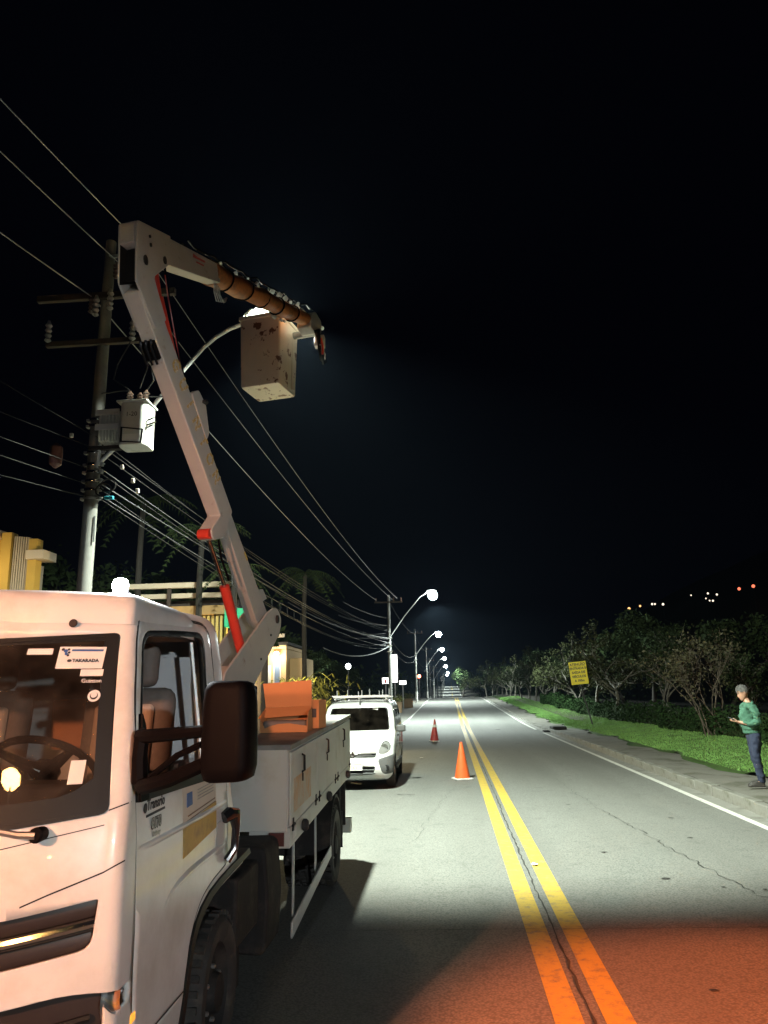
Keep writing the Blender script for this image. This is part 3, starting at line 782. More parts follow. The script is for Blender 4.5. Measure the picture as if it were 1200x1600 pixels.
for dz in (-.10, -.16, -.22): MB().tube([front_pt(x, .82 + .085 * (abs(x) / .886) ** 1.5 + dz, -.035) for x in [-.95 + 1.9 * i / 30 for i in range(31)]], .012, 6).build('intake_bar', M_gasket, it)
for s in (1, -1):
    hl = MB(); V = []
    for i in range(11):
        x = .985 + .049 * i / 10; V += [front_pt(s * x, .80, -.03), front_pt(s * x, .85, -.018), front_pt(s * x, .90, -.03)]
    hl.add(V, [(i * 3 + j, (i + 1) * 3 + j, (i + 1) * 3 + j + 1, i * 3 + j + 1) for i in range(10) for j in range(2)])
    h = hl.build('headlight', M_chrome, TR)
    MB().box((s * 1.015, 3.0, .862), (.02, .02, .02)).build('headlight_bulb', M_steel, h, bevel=.008)
    MB().box((s * 1.028, 3.075, .748), (.02, .05, .035)).build('indicator', M_amberlens, h, bevel=.008)
wp = MB(); p0 = Vector(front_pt(.781, 1.428, .03))
wp.lathe([(.024, -.03), (.026, .0), (.026, .02), (.018, .026), (0, .026)], 14, Matrix.Translation(p0) @ Matrix.Rotation(R(90), 4, 'X'))
wpo = wp.build('wiper', M_black, TR)
MB().tube([p0 + Vector((0, -.02, 0)), p0 + Vector((-.06, -.03, .004)), Vector(front_pt(.55, 1.475, .045)), Vector(front_pt(.2, 1.52, .04))], [.014, .012, .009, .006], 8).build('wiper_arm', M_steel, wpo)
MB().tube([front_pt(.62, 1.455, .02), front_pt(.3, 1.49, .02), front_pt(-.05, 1.52, .02)], .008, 6).build('wiper_blade', M_rubber, wpo)
bp = MB(); V = []
for i in range(37):
    x = -1.01 + 2.02 * i / 36
    for z, o in ((.36, -.02), (.40, .02), (.52, .03), (.575, .025), (.60, -.01)): V.append(front_pt(x, z, o))
bp.add(V, [(i * 5 + j, (i + 1) * 5 + j, (i + 1) * 5 + j + 1, i * 5 + j + 1) for i in range(36) for j in range(4)])
bp.build('bumper', M_white, TR, angle=50)

# papers and stickers on the inside of the windscreen
def ws_sticker(x0, x1, z0, z1, mat, name, slant=0.0):
    V = []
    for i in range(5):
        x = x0 + (x1 - x0) * i / 4
        V += [front_pt(x + slant * 0, z0, .004), front_pt(x, z1, .004)]
    return MB().add(V, [(2 * i, 2 * i + 2, 2 * i + 3, 2 * i + 1) for i in range(4)]).build(name, mat, wso, angle=60)
def ws_text(s, x, z, size, mat, sx=1.0, name='lettering', **k):
    p = front_pt(x, z, .0065); q = front_pt(x + .05, z, .0065); u = front_pt(x, z + .05, .0065)
    return lettering(s, size, mat, wso, p, Vector(q) - Vector(p), Vector(u) - Vector(p), name=name, sx=sx, ex=.0004, **k)
ws_sticker(.715, .870, 2.003, 2.089, M_paper, 'permit_card')
ws_sticker(.757, .862, 2.071, 2.079, M_blue, 'blue_stripe')
ws_text('TAKARADA', .811, 2.034, .0185, M_ink, bold=.0006)
def disc(x, z, r, mat, name, off=.006, sx=1.0):
    a_ = Vector(front_pt(x, z, off)); q = (Vector(front_pt(x + .02, z, off)) - a_).normalized(); u = (Vector(front_pt(x, z + .02, off)) - a_).normalized()
    MB().add([a_ + q * r * sx * cos(2 * pi * i / 18) + u * r * sin(2 * pi * i / 18) for i in range(18)], [tuple(range(18))]).build(name, mat, wso, smooth=False)
disc(.757, 2.034, .006, M_ink, 'card_emblem', sx=1.4)
for (x, z, r, m) in ((.728, 2.078, .006, M_ink), (.738, 2.072, .0075, M_blue), (.747, 2.078, .005, M_ink), (.741, 2.061, .006, M_blue), (.750, 2.066, .005, M_ink), (.748, 2.055, .005, M_ink)): disc(x, z, r, m, 'card_emblem')
ws_sticker(.802, .877, 1.974, 2.000, M_paper, 'white_label')
ws_sticker(.61, .695, 2.058, 2.082, M_paper, 'white_label')
ws_text('Guinton', .845, 1.955, .0225, M_paper, bold=.0003)
disc(.863, 1.898, .0235, M_paper, 'round_sticker'); disc(.863, 1.898, .0145, M_ink, 'round_sticker_emblem', .0072); disc(.863, 1.9015, .0115, M_paper, 'round_sticker_emblem', .0084); 
ws_sticker(.83, .878, 1.584, 1.666, M_paper, 'white_label')

# cab interior
mb = MB(); mb.b2((-.92, 4.16, .95), (.92, 4.20, 2.1)); mb.build('cab_back_panel', M_inner, TR)
MB().b2((-.98, 3.0, .92), (.98, 4.05, .98)).build('cab_floor', M_dash, TR)
db = MB(); pr = [(2.98, 1.0), (2.90, 1.40), (2.92, 1.46), (3.12, 1.50), (3.2, 1.45), (3.22, 1.15), (3.15, 1.0)]
db.prism(pr, lambda u, v, q: (q, u, v), -.93, .93); da = db.build('dashboard', M_dash, TR, bevel=.02)
db = MB(); db.prism([(3.02, 1.48), (3.1, 1.56), (3.22, 1.57), (3.27, 1.46)], lambda u, v, q: (q, u, v), .28, .72); db.build('instrument_hood', M_dash, da, bevel=.025)
sw = MB(); Mw = Matrix.Translation((.52, 3.30, 1.60)) @ Matrix.Rotation(R(-38), 4, 'X')
sw.tube([Mw @ Vector((.215 * cos(2 * pi * i / 32), .215 * sin(2 * pi * i / 32), 0)) for i in range(33)], .016, 8, cap=False)
for a in (100, 220, -40): sw.tube([Mw @ Vector((.0, 0, -.02)), Mw @ Vector((.205 * cos(R(a)), .205 * sin(R(a)), 0))], [.035, .016], 6)
sw.lathe([(.06, -.03), (.065, 0), (.05, .02), (0, .025)], 14, Mw); sw.tube([Mw @ Vector((0, 0, -.03)), Mw @ Vector((0, -.05, -.35))], .03, 8)
sw.build('steering_wheel', M_gloss, TR)
for sx in (.60, -.15, -.62):
    se = empty('seat', (sx + .03, 3.72, 1.25)); se.parent = TR
    MB().box((0, -.12, .02), (.46, .48, .16)).build('seat_cushion', M_seat, se, bevel=.05, seg=3)
    rx = Matrix.Rotation(R(-8), 3, 'X')
    MB().box((0, .17, .38), (.46, .13, .62), rx).build('seat_back', M_seat, se, bevel=.06, seg=3)
    MB().box((0, .09, .36), (.30, .05, .50), rx).build('seat_centre', M_seat2, se, bevel=.03, seg=3)
    MB().box((0, .20, .80), (.27, .11, .22), rx).build('headrest', M_seat, se, bevel=.045, seg=3)
    MB().tube([(-.06, .19, .66), (-.06, .2, .74)], .008, 6).tube([(.06, .19, .66), (.06, .2, .74)], .008, 6).build('headrest_post', M_steel, se)
MB().box((.30, 4.12, 1.76), (.36, .04, .26)).build('parcel', M_card, TR, bevel=.02)

# lettering and stickers on the visible door
def side_text(s, y, z, size, mat, sx=1.0, bold=0, up=(0, 0, 1), dy=(0, 1, 0), name='lettering'):
    return lettering(s, size, mat, TR, side_pt(y, z, .0035), dy, up, name=name, sx=sx, ex=.0006, bold=bold)
def side_patch(P, mat, name, off=.0025):
    V = [side_pt(y, z, off) for y, z in P] + [side_pt(y, z, off - .003) for y, z in P]; n = len(P)
    return MB().add(V, [tuple(range(n)), tuple(range(2 * n - 1, n - 1, -1))] + [(i, i + n, (i + 1) % n + n, (i + 1) % n) for i in range(n)]).build(name, mat, TR, smooth=False)
side_text('Transrio', 3.205, 1.474, .058, M_ink, bold=.0012)
MB().lathe([(.019, 0), (.019, .0015)], 16, Matrix.Translation(Vector(side_pt(3.085, 1.468, .003))) @ Matrix.Rotation(R(90), 4, 'Y')).build('dealer_emblem', M_ink, TR)
side_patch([(3.10, 1.431), (3.31, 1.437), (3.31, 1.446), (3.10, 1.440)], M_ink, 'dealer_bar')
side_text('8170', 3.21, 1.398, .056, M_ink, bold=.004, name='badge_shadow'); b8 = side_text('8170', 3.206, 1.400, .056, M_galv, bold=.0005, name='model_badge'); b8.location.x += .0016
side_text('Delivery', 3.215, 1.358, .026, M_galv, bold=.001, name='model_badge')
side_patch([(3.555, 1.330), (4.08, 1.372), (4.06, 1.482), (3.535, 1.490)], M_cream, 'notice_sticker')
side_patch([(3.575, 1.190), (4.095, 1.240), (4.08, 1.368), (3.56, 1.326)], M_yellowdecal, 'notice_sticker')
side_patch([(3.60, 1.40), (3.68, 1.405), (3.675, 1.462), (3.60, 1.46)], M_blue, 'sticker_emblem', .004)
side_patch([(3.62, 1.358), (4.05, 1.384), (4.05, 1.389), (3.62, 1.363)], M_brownink, 'sticker_line', .004)
side_patch([(3.59, 1.338), (4.06, 1.368), (4.06, 1.372), (3.59, 1.342)], M_brownink, 'sticker_line', .004)
for i in range(4):
    side_patch([(3.76, 1.415 + i * .014), (4.02, 1.425 + i * .014), (4.02, 1.428 + i * .014), (3.76, 1.418 + i * .014)], M_steel, 'sticker_line', .004)

# mirror on the visible side (and its twin on the far side)
for s in (1, -1):
    mi = empty('mirror', (0, 0, 0)); mi.parent = TR
    mb = MB()
    prof = [(.0, -.18), (.055, -.175), (.085, -.15), (.095, -.05), (.095, .10), (.085, .155), (.05, .178), (0, .18)]
    V = []; F = []
    rows = []
    for (k, z) in ((.70, -.18), (.90, -.17), (1.0, -.13), (1.0, -.02), (.98, .08), (.93, .135), (.82, .16), (.6, .168)):
        P = rpoly([(-.092 * k, -.045 * k), (.083 * k, -.08 * k), (.105 * k, .0), (.098 * k, .08), (-.092 * k, .075)], .05, 5); rows.append([(x, y, z + x * .05 * (1 if z < 0 else -.3)) for x, y in P])
    n = len(rows[0]); V = [p for r_ in rows for p in r_]
    F = [(i * n + j, i * n + (j + 1) % n, (i + 1) * n + (j + 1) % n, (i + 1) * n + j) for i in range(len(rows) - 1) for j in range(n)] + [tuple(range(n)), tuple(range((len(rows) - 1) * n, len(rows) * n))]
    base = (1.432, 2.80, 1.772)
    mb.add([(s * (x + base[0]), y + base[1], z + base[2]) for x, y, z in V], F).build('mirror_housing', M_black, mi, angle=50)
    MB().b2((s * 1.345, 2.878, 1.64), (s * 1.52, 2.885, 1.92)).build('mirror_glass', M_chrome, mi, bevel=.004)
    arm = MB()
    arm.tube([(s * 1.05, 2.97, 1.745), (s * 1.09, 2.93, 1.745), (s * 1.22, 2.84, 1.755), (s * 1.35, 2.80, 1.765)], [.028, .026, .024, .022], 8)
    arm.tube([(s * 1.05, 2.99, 1.57), (s * 1.085, 2.93, 1.565), (s * 1.22, 2.84, 1.60), (s * 1.36, 2.80, 1.655)], [.028, .03, .028, .026], 8)
    arm.tube([(s * 1.06, 2.96, 1.74), (s * 1.056, 2.955, 1.66), (s * 1.06, 2.96, 1.575)], .03, 8)
    arm.tube([(s * 1.12, 2.90, 1.60), (s * 1.24, 2.84, 1.68), (s * 1.34, 2.80, 1.72)], .012, 6)
    arm.build('mirror_arm', M_black, mi)

# chassis and wheels
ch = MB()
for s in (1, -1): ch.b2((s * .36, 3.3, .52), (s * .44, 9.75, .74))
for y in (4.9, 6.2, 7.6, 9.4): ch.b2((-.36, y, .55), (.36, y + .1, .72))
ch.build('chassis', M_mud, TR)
def wheel(x, y, s, parent, name='wheel', wd=.235, rd=.375):
    Mx = Matrix.Translation((x, y, rd)) @ Matrix.Rotation(R(90 * s), 4, 'Y')
    o = empty(name, (0, 0, 0)); o.parent = parent
    h = wd / 2
    MB().lathe([(.235, -h * .8), (.27, -h), (.335, -h), (.365, -h * .72), (.375, -h * .4), (.375, h * .4), (.365, h * .72), (.335, h), (.27, h), (.235, h * .8)], 40, Mx, cap=False).build('tyre', M_rubber, o, angle=40)
    tr = MB()
    for i in range(36):
        a = 2 * pi * i / 36
        for q in (-.55, .0, .55):
            tr.box(Mx @ Vector((.377 * cos(a + q * .1), .377 * sin(a + q * .1), q * h * 1.2)), (.022, .03, .05), (Mx.to_3x3() @ Matrix.Rotation(a, 3, 'Z')))
    tg = tr.build('tread_blocks', M_rubber, o, smooth=False); tag(tg, kind='stuff')
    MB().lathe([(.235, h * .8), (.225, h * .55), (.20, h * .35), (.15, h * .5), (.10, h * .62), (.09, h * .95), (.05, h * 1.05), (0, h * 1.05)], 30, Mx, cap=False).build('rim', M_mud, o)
    nb = MB()
    for i in range(6): a = 2 * pi * i / 6; nb.lathe([(.012, 0), (.012, .02), (.006, .024)], 6, Mx @ Matrix.Translation((.125 * cos(a), .125 * sin(a), h * .55)))
    nb.build('wheel_nut', M_steel, o)
    return o
for s in (1, -1):
    wheel(s * .88, 4.42, s, TR)
    wheel(s * .98, 8.48, s, TR); wheel(s * .72, 8.48, s, TR)
ax = MB().tube([(-.9, 4.40, .375), (.9, 4.40, .375)], .06, 8).tube([(-.9, 8.48, .375), (.9, 8.48, .375)], .08, 8); ax.build('axle', M_mud, TR)
# muddy tank and step box under the front of the body
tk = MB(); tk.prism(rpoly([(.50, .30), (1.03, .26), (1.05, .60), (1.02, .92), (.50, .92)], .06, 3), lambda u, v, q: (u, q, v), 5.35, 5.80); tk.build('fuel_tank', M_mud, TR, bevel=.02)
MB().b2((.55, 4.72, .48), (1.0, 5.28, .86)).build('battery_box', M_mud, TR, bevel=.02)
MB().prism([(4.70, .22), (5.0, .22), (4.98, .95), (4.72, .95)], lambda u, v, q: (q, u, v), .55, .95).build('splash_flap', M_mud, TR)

# ---- utility body: three lockers on the visible side, lid, rail, fittings
def bz(y): return .028 * (y - 5.82)
def P3(x, y, z): return (x, y, z + bz(y))
def slab(x0, x1, y0, y1, z0, z1, mat, name, parent, bevel=.004):
    mb = MB(); V = [P3(x0, y0, z0), P3(x1, y0, z0), P3(x1, y1, z0), P3(x0, y1, z0), P3(x0, y0, z1), P3(x1, y0, z1), P3(x1, y1, z1), P3(x0, y1, z1)]
    mb.add(V, [(3, 2, 1, 0), (4, 5, 6, 7), (0, 1, 5, 4), (1, 2, 6, 5), (2, 3, 7, 6), (3, 0, 4, 7)]); return mb.build(name, mat, parent, bevel=bevel)
body = empty('locker_body', (0, 0, 0)); body.parent = TR
M_side = pm('locker_paint', (.50, .51, .48), .45, var=.05, scale=4, dirt=(.34, .30, .22), dscale=2.6, dlo=.52, dhi=.85)
M_lid = pm('scuffed_lid_paint', (.20, .20, .19), .6, var=.15, scale=5, dirt=(.10, .095, .08), dscale=4, dlo=.45, dhi=.7)
M_amberpatch = pm('painted_amber_light', (.56, .32, .15), .55, var=.2, scale=9, dirt=(.50, .45, .36), dscale=5, dlo=.42, dhi=.62)  # orange light on the first locker door, put into the colour
for s in (1, -1):
    slab(s * .60, s * 1.085, 5.82, 9.79, .96, 1.495, M_side, 'locker', body)
    slab(s * .60, s * 1.108, 5.80, 9.81, 1.497, 1.535, M_lid, 'locker_lid', body)
    slab(s * .80, s * 1.098, 5.83, 9.79, .82, .955, M_side, 'side_rail', body)
slab(-.595, .595, 5.82, 5.86, .965, 1.49, M_side, 'front_panel', body)
slab(-1.08, 1.08, 5.795, 5.816, .94, 1.50, M_side, 'front_panel', body) 
slab(-.595, .595, 5.87, 9.79, .90, .95, M_mud, 'deck', body)
slab(-.595, .595, 9.75, 9.79, .96, 1.3, M_side, 'tailboard', body)
SE = [5.835, 7.13, 8.46, 9.785]
for i in range(3):
    d = slab(1.087, 1.102, SE[i] + .008, SE[i + 1] - .008, .965, 1.478, M_side, 'locker_door', body)
    ym = (SE[i] + SE[i + 1]) / 2 + (-.18 if i == 0 else -.1)
    hd = MB(); hd.tube([P3(1.10, ym, 1.42), P3(1.122, ym, 1.41), P3(1.124, ym, 1.30), P3(1.10, ym, 1.285)], .010, 6); hd.tube([P3(1.112, ym - .01, 1.28), P3(1.112, ym - .01, 1.22)], .006, 6)
    hd.build('locker_latch', M_mud, d)
    for y in (SE[i] + .10, SE[i + 1] - .10):
        hh = MB(); hh.tube([P3(1.106, y - .04, .963), P3(1.106, y + .04, .963)], .011, 8); hh.box(P3(1.103, y, .985), (.008, .045, .05)); hh.box(P3(1.103, y, .94), (.008, .045, .04)); hh.build('hinge', M_mud, d)
slab(1.1025, 1.1035, 5.95, 6.75, 1.04, 1.28, M_amberpatch, 'amber_light_patch', body, 0)  # flat patch that carries the painted amber light
for y in (6.35, 7.75, 9.35):
    MB().lathe([(.03, 0), (.045, .01), (.045, .035), (.03, .05), (0, .05)], 14, Matrix.Translation(P3(1.098, y, .885)) @ Matrix.Rotation(R(90), 4, 'Y')).build('rubber_buffer', M_rubber, body)
slab(1.099, 1.101, 5.95, 6.08, .86, .93, M_paper, 'reflector', body, 0)
slab(.95, 1.06, 5.80, 5.815, .84, .93, pm('dirty_red_reflector', (.07, .014, .012), .5), 'reflector', body, 0)
# side guard
gd = MB(); gd.add([(1.085, 5.95, .20), (1.10, 5.95, .20), (1.10, 8.05, .345), (1.085, 8.05, .345), (1.085, 5.95, .31), (1.10, 5.95, .31), (1.10, 8.05, .445), (1.085, 8.05, .445)], [(3, 2, 1, 0), (4, 5, 6, 7), (0, 1, 5, 4), (1, 2, 6, 5), (2, 3, 7, 6), (3, 0, 4, 7)])
sg = gd.build('side_guard', M_side, TR, bevel=.004)
for y in (6.12, 7.2): MB().b2((1.06, y, .3), (1.075, y + .03, .84)).build('guard_post', M_galv, sg)
# rear mudguard, rear bumper, lamp bracket
mg = MB(); V = []
for i in range(13):
    a = R(-5 + 190 * i / 12); V += [(.58, 8.48 + .47 * cos(a), .40 + .47 * sin(a)), (1.09, 8.48 + .47 * cos(a), .40 + .47 * sin(a)), (1.09, 8.48 + .44 * cos(a), .40 + .44 * sin(a)), (.58, 8.48 + .44 * cos(a), .40 + .44 * sin(a))]
mg.add(V, [(i * 4 + j, i * 4 + (j + 1) % 4, (i + 1) * 4 + (j + 1) % 4, (i + 1) * 4 + j) for i in range(12) for j in range(4)]); mg.build('mudguard', M_mud, TR)
MB().b2((-1.12, 9.62, .30), (1.12, 9.74, .47)).build('rear_bumper', M_side, TR, bevel=.01)
for yb in (9.05, 9.55): MB().b2((1.0, yb, .40), (1.06, yb + .05, 1.0)).build('rear_bracket', M_mud, TR)
MB().b2((.70, 9.2, .22), (1.07, 9.215, .60)).build('mud_flap', M_rubber, TR)

# ---- boom: drawn in its own upright plane (s along the plane, l across it, z up), turned 12 degrees
PH = R(12.0)
def B(s, l, z):
    wx = -2.2 + s * sin(PH) + l * cos(PH); wy = 7.4 + s * cos(PH) - l * sin(PH)
    dx, dy = wx + 2.18683, wy + .019; c, q = cos(R(1.0)), sin(R(1.0))
    return (dx * c + dy * q, -dx * q + dy * c, z)
def bpoly(P, l0, l1, mb=None):
    mb = mb or MB(); return mb.prism(P, lambda u, v, q: B(u, q, v), l0, l1)
tu = MB(); tu.lathe([(.34, .95), (.34, 1.25), (.26, 1.35), (.24, 1.62), (.30, 1.64), (.30, 1.70)], 28, Matrix.Translation(B(.05, 0, 0))); tur = tu.build('turret', M_mud, TR)
PLT = rpoly([(-.30, 1.72), (.34, 1.72), (.42, 2.0), (1.02, 2.56), (1.07, 2.72), (.92, 2.84), (.72, 2.76), (-.20, 2.10)], [.04, .04, .05, .08, .1, .09, .05, .05], 4)
for l0, l1 in ((.13, .155), (-.155, -.13)):
    p = bpoly(PLT, l0, l1).build('turret_plate', M_boom, TR, bevel=.004)
    MB().lathe([(.045, 0), (.045, .02), (.02, .025)], 14, Matrix.Translation(B(.93, (l1 if l0 > 0 else l0), 2.70)) @ Matrix.Rotation(R(90), 4, 'Y')).build('pivot_pin', M_mud, p)
    for (s_, z_) in ((.10, 1.98), (.55, 2.26), (.78, 2.52)):
        MB().lathe([(.012, 0), (.012, .012)], 8, Matrix.Translation(B(s_, (l1 if l0 > 0 else l0 - .01), z_)) @ Matrix.Rotation(R(90), 4, 'Y')).build('bolt', M_mud, p)
bpoly([(-.12, 2.0), (.05, 2.12), (.05, 2.18), (-.12, 2.06)], -.13, .13).build('turret_tie', M_boom, TR)
bpoly([(-.18, 1.76), (.30, 1.76), (.30, 1.80), (-.18, 1.80)], -.13, .13).build('turret_floor', M_mud, TR)
# lower boom, outer and inner sections
lb = bpoly(rpoly([(-1.80, 5.20), (-.30, 3.60), (-.47, 3.42), (-.42, 3.33), (-.20, 3.40), (-.06, 3.69), (-1.64, 5.38)], [.02, .02, .03, .03, .03, .02, .02], 2), -.03, .115).build('lower_boom', M_boom, TR, bevel=.008)
bpoly([(-.24, 3.64), (-.08, 3.70), (.86, 2.72), (.72, 2.58), (.56, 2.66)], -.02, .095).build('boom_inner_section', M_boom, lb, bevel=.006)
MB().tube([B(-.45, -.02, 3.39), B(-.45, .10, 3.39)], .05, 14).build('cylinder_pin', M_red, lb)
bpoly(rpoly([(-.92, 4.62), (-.80, 4.70), (-.66, 4.60), (-.58, 4.34), (-.62, 4.26)], .03, 3), .02, .125).build('boom_lug', M_boom, lb, bevel=.005)
MB().tube([B(-.70, .127, 4.62), B(-.70, .135, 4.60)], .035, 10).build('lug_pin', M_mud, lb)
bpoly([(.62, 2.98), (.74, 2.86), (.90, 2.93), (.80, 3.02)], -.02, .05).build('boom_stop', M_boom, lb, bevel=.004)
bpoly([(.24, 3.32), (.31, 3.25), (.33, 3.27), (.26, 3.34)], .096, .099).build('warning_sticker', M_yellowdecal, lb)
M_gold = pm('faded_gold_lettering', (.46, .30, .09), .6, var=.25, scale=30, dirt=(.60, .57, .50), dscale=30, dlo=.5, dhi=.62)
dv = Vector(B(-.06, .117, 3.69)) - Vector(B(-1.64, .117, 5.38)); uv = Vector(B(1, .117, 1)) - Vector(B(0, .117, 0))
for i, chx in enumerate('GUINTON'):
    q = .30 + i * .082; p = Vector(B(-1.72 + q * 1.58 + .055, .1165, 5.29 - q * 1.69 + .0))
    lettering(chx, .19, M_gold, lb, p, dv, uv, name='letter', ex=.0008, bold=.007, sx=.8)
# elbow plates, opening blackened in place of shade, hoses
EL = rpoly([(-1.90, 5.80), (-1.40, 5.95), (-1.40, 5.66), (-1.62, 5.42), (-1.40, 5.12), (-1.55, 4.96), (-1.86, 5.26)], [.03, .02, .03, .04, .02, .02, .03], 3)
for l0, l1 in ((.115, .135), (-.05, -.03)):
    e = bpoly(EL, l0, l1).build('elbow_plate', M_boom, TR, bevel=.004)
    for (s_, z_, r_) in ((-1.76, 5.50, .04), (-1.48, 5.66, .032), (-1.70, 5.68, .016), (-1.72, 5.75, .013)):
        MB().lathe([(r_, 0), (r_ * 1.1, .012), (r_ * .5, .016)], 10, Matrix.Translation(B(s_, (l1 if l0 > 0 else l0 - .014), z_)) @ Matrix.Rotation(R(90), 4, 'Y')).build('pivot_pin', M_mud, e)
MB().box(B(-1.66, .04, 5.46), (.15, .10, .16)).build('elbow_knuckle', M_gasket, TR, bevel=.03)
bpoly([(-1.86, 5.24), (-1.60, 5.40), (-1.60, 5.62), (-1.885, 5.60)], -.028, -.026).build('elbow_shadow_plate', M_gasket, TR)  # black plate and block stand in for shade inside the open elbow
bpoly([(-1.80, 5.30), (-1.62, 5.40), (-1.62, 5.62), (-1.80, 5.60)], -.024, .108).build('elbow_dark_fill', M_gasket, TR)
ub = bpoly(rpoly([(-1.90, 5.80), (-.48, 6.20), (-.44, 6.01), (-1.42, 5.66), (-1.90, 5.60)], [.02, .01, .01, .06, .01], 3), -.028, .113).build('upper_boom', M_boom, TR, bevel=.008)
dvu = Vector(B(-.48, .117, 6.20)) - Vector(B(-1.90, .117, 5.80))
bpoly([(-.98, 5.99), (-.76, 6.055), (-.76, 6.075), (-.90, 6.035), (-.98, 6.03)], .1135, .116).build('faded_red_marking', M_redink, ub)
bpoly([(-.92, 5.965), (-.78, 6.005), (-.78, 6.02), (-.92, 5.98)], .1135, .116).build('faded_red_marking', M_redink, ub)
# insulating sleeve
sl = MB(); K = 22; pts = []; rad = []; r3 = random.Random(5)
for i in range(K + 1):
    t = i / K; pts.append(B(-.50 + 2.66 * t, r3.uniform(-.008, .008), 6.115 + .76 * t + r3.uniform(-.006, .006))); rad.append(.118 - .026 * t + r3.uniform(-.009, .009) + (.012 if i % 5 == 0 else 0))
slo = sl.tube(pts, rad, 10).build('insulating_sleeve', M_orange, TR, angle=70)
for i, t in enumerate((.12, .30, .46, .62, .80)):
    c = Vector(B(-.50 + 2.66 * t, 0, 6.115 + .76 * t)); ax_ = (Vector(B(1, 0, .286)) - Vector(B(0, 0, 0))).normalized(); q_ = ax_.to_track_quat('Z', 'Y').to_matrix().to_4x4()
    rr_ = .126 - .026 * t
    MB().tube([Matrix.Translation(c) @ q_ @ Vector((rr_ * cos(2 * pi * j / 16), rr_ * sin(2 * pi * j / 16), .03 * sin(2 * pi * j / 16))) for j in range(17)], .010, 6, cap=False).build('sleeve_strap', M_black, slo)
# hoses on the boom, and added milky clips placed as glints of the lamp
hz = MB(); r4 = random.Random(9)
for l in (-.04, .03):
    hz.tube([B(-.95 + 3.2 * i / 26, l + r4.uniform(-.02, .02), 6.075 + .285 * 3.2 * i / 26 + .085 + r4.uniform(-.004, .022) + (.03 if i % 6 == 0 else 0)) for i in range(27)], .012, 6)
hz.build('boom_hose', M_gloss, slo)
for t, r_, l_, q in ((.06, .013, .05, 0), (.20, .015, .03, 0), (.24, .012, -.02, .01), (.30, .012, .04, 0), (.38, .016, .05, 0), (.43, .013, 0, .01), (.50, .012, .04, .01), (.55, .024, .03, .01), (.585, .016, -.03, .015), (.62, .026, .04, .012), (.65, .022, .02, .012), (.68, .022, .05, .01), (.71, .018, .03, .008), (.75, .014, .04, .0), (.84, .026, .03, .02), (.88, .016, 0, .01)):
    MB().box(B(-.50 + 2.66 * t, l_, 6.115 + .76 * t + .145 - .03 * t + q), (r_ * 2.4, r_ * 1.3, r_ * 2.6), Euler((r4.uniform(0, 1), r4.uniform(0, 1), r4.uniform(0, 3))).to_matrix()).build('glint_clip', M_glint, slo, bevel=r_ * .4)
for t, r_ in ((.66, .022), (.74, .018), (.78, .014)): MB().box(B(-.50 + 2.66 * t, -.08, 6.115 + .76 * t - .13 + .03 * t), (r_ * 3, r_ * 2, r_ * 2), Euler((.4, .3, 1)).to_matrix()).build('glint_clip', M_glint, slo, bevel=r_ * .5)
# loose wire ends at the start of the sleeve
lw = MB()
for k in range(4):
    lw.tube([B(-.45 + .03 * k, .05, 6.02), B(-.47 + .04 * k, .06, 5.93 + r4.uniform(-.02, .02)), B(-.40 + .05 * k, .05, 5.84 + .02 * k), B(-.28 + .04 * k, .02, 5.90 + .02 * k), B(-.1, .0, 6.04)], .007, 5)
lw.build('loose_wires', M_glint, slo)  # milky so the wire ends show as lamp glints
# tip bracket
tip = bpoly(rpoly([(2.02, 6.72), (2.20, 6.68), (2.42, 6.80), (2.42, 6.98), (2.20, 7.02), (2.06, 6.92)], .03, 3), -.10, .10).build('boom_tip', M_boom, TR, bevel=.008)
MB().tube([B(2.30, -.5, 6.76), B(2.30, .12, 6.76)], .05, 12).build('bucket_pivot', M_steel, tip)
MB().tube([B(2.44, .04, 6.90), B(2.58, .05, 6.96)], .03, 10).build('tip_glint', M_glint, tip)  # milky stub added as a glint at the boom tip
hs = MB(); r5 = random.Random(2)
for k in range(5):
    d = r5.uniform(.0, .1)
    hs.tube([B(2.15, .10 + .02 * k, 6.72), B(2.20 + d, .14, 6.55 - .03 * k), B(2.35 + d, .12, 6.42 - .02 * k), B(2.55 + d, .08, 6.46), B(2.62 + .5 * d, .06, 6.62), B(2.50, .04, 6.80)], .014, 6)
hs.build('control_hoses', M_gloss, tip)
vb = MB().box(B(2.28, .13, 6.60), (.14, .12, .16)).box(B(2.30, .16, 6.50), (.05, .05, .12)); vb.build('valve_block', M_galv, tip, bevel=.012)
MB().tube([B(2.22, .17, 6.62), B(2.24, .19, 6.50), B(2.26, .18, 6.40)], .016, 6).build('red_hose', M_red, tip)
# bucket: open tub with rim
def bring(k, z): 
    P = rpoly([(1.84 + .30 * (1 - k), -.86 + .30 * (1 - k)), (2.44 - .30 * (1 - k), -.86 + .30 * (1 - k)), (2.44 - .30 * (1 - k), -.26 - .30 * (1 - k)), (1.84 + .30 * (1 - k), -.26 - .30 * (1 - k))], .035, 3); return [B(s_, l_, z) for s_, l_ in P]
rows = [bring(.90, 5.90), bring(.93, 5.92), bring(.96, 6.3), bring(1.0, 6.86), bring(1.06, 6.865), bring(1.06, 6.91), bring(.96, 6.91), bring(.95, 6.85), bring(.90, 5.97)]
n = len(rows[0]); mb = MB(); mb.add([p for r_ in rows for p in r_], [(i * n + j, i * n + (j + 1) % n, (i + 1) * n + (j + 1) % n, (i + 1) * n + j) for i in range(len(rows) - 1) for j in range(n)] + [tuple(range(n))[::-1], tuple(range((len(rows) - 1) * n, len(rows) * n))])
bk = mb.build('bucket', M_bucket, TR, angle=40)
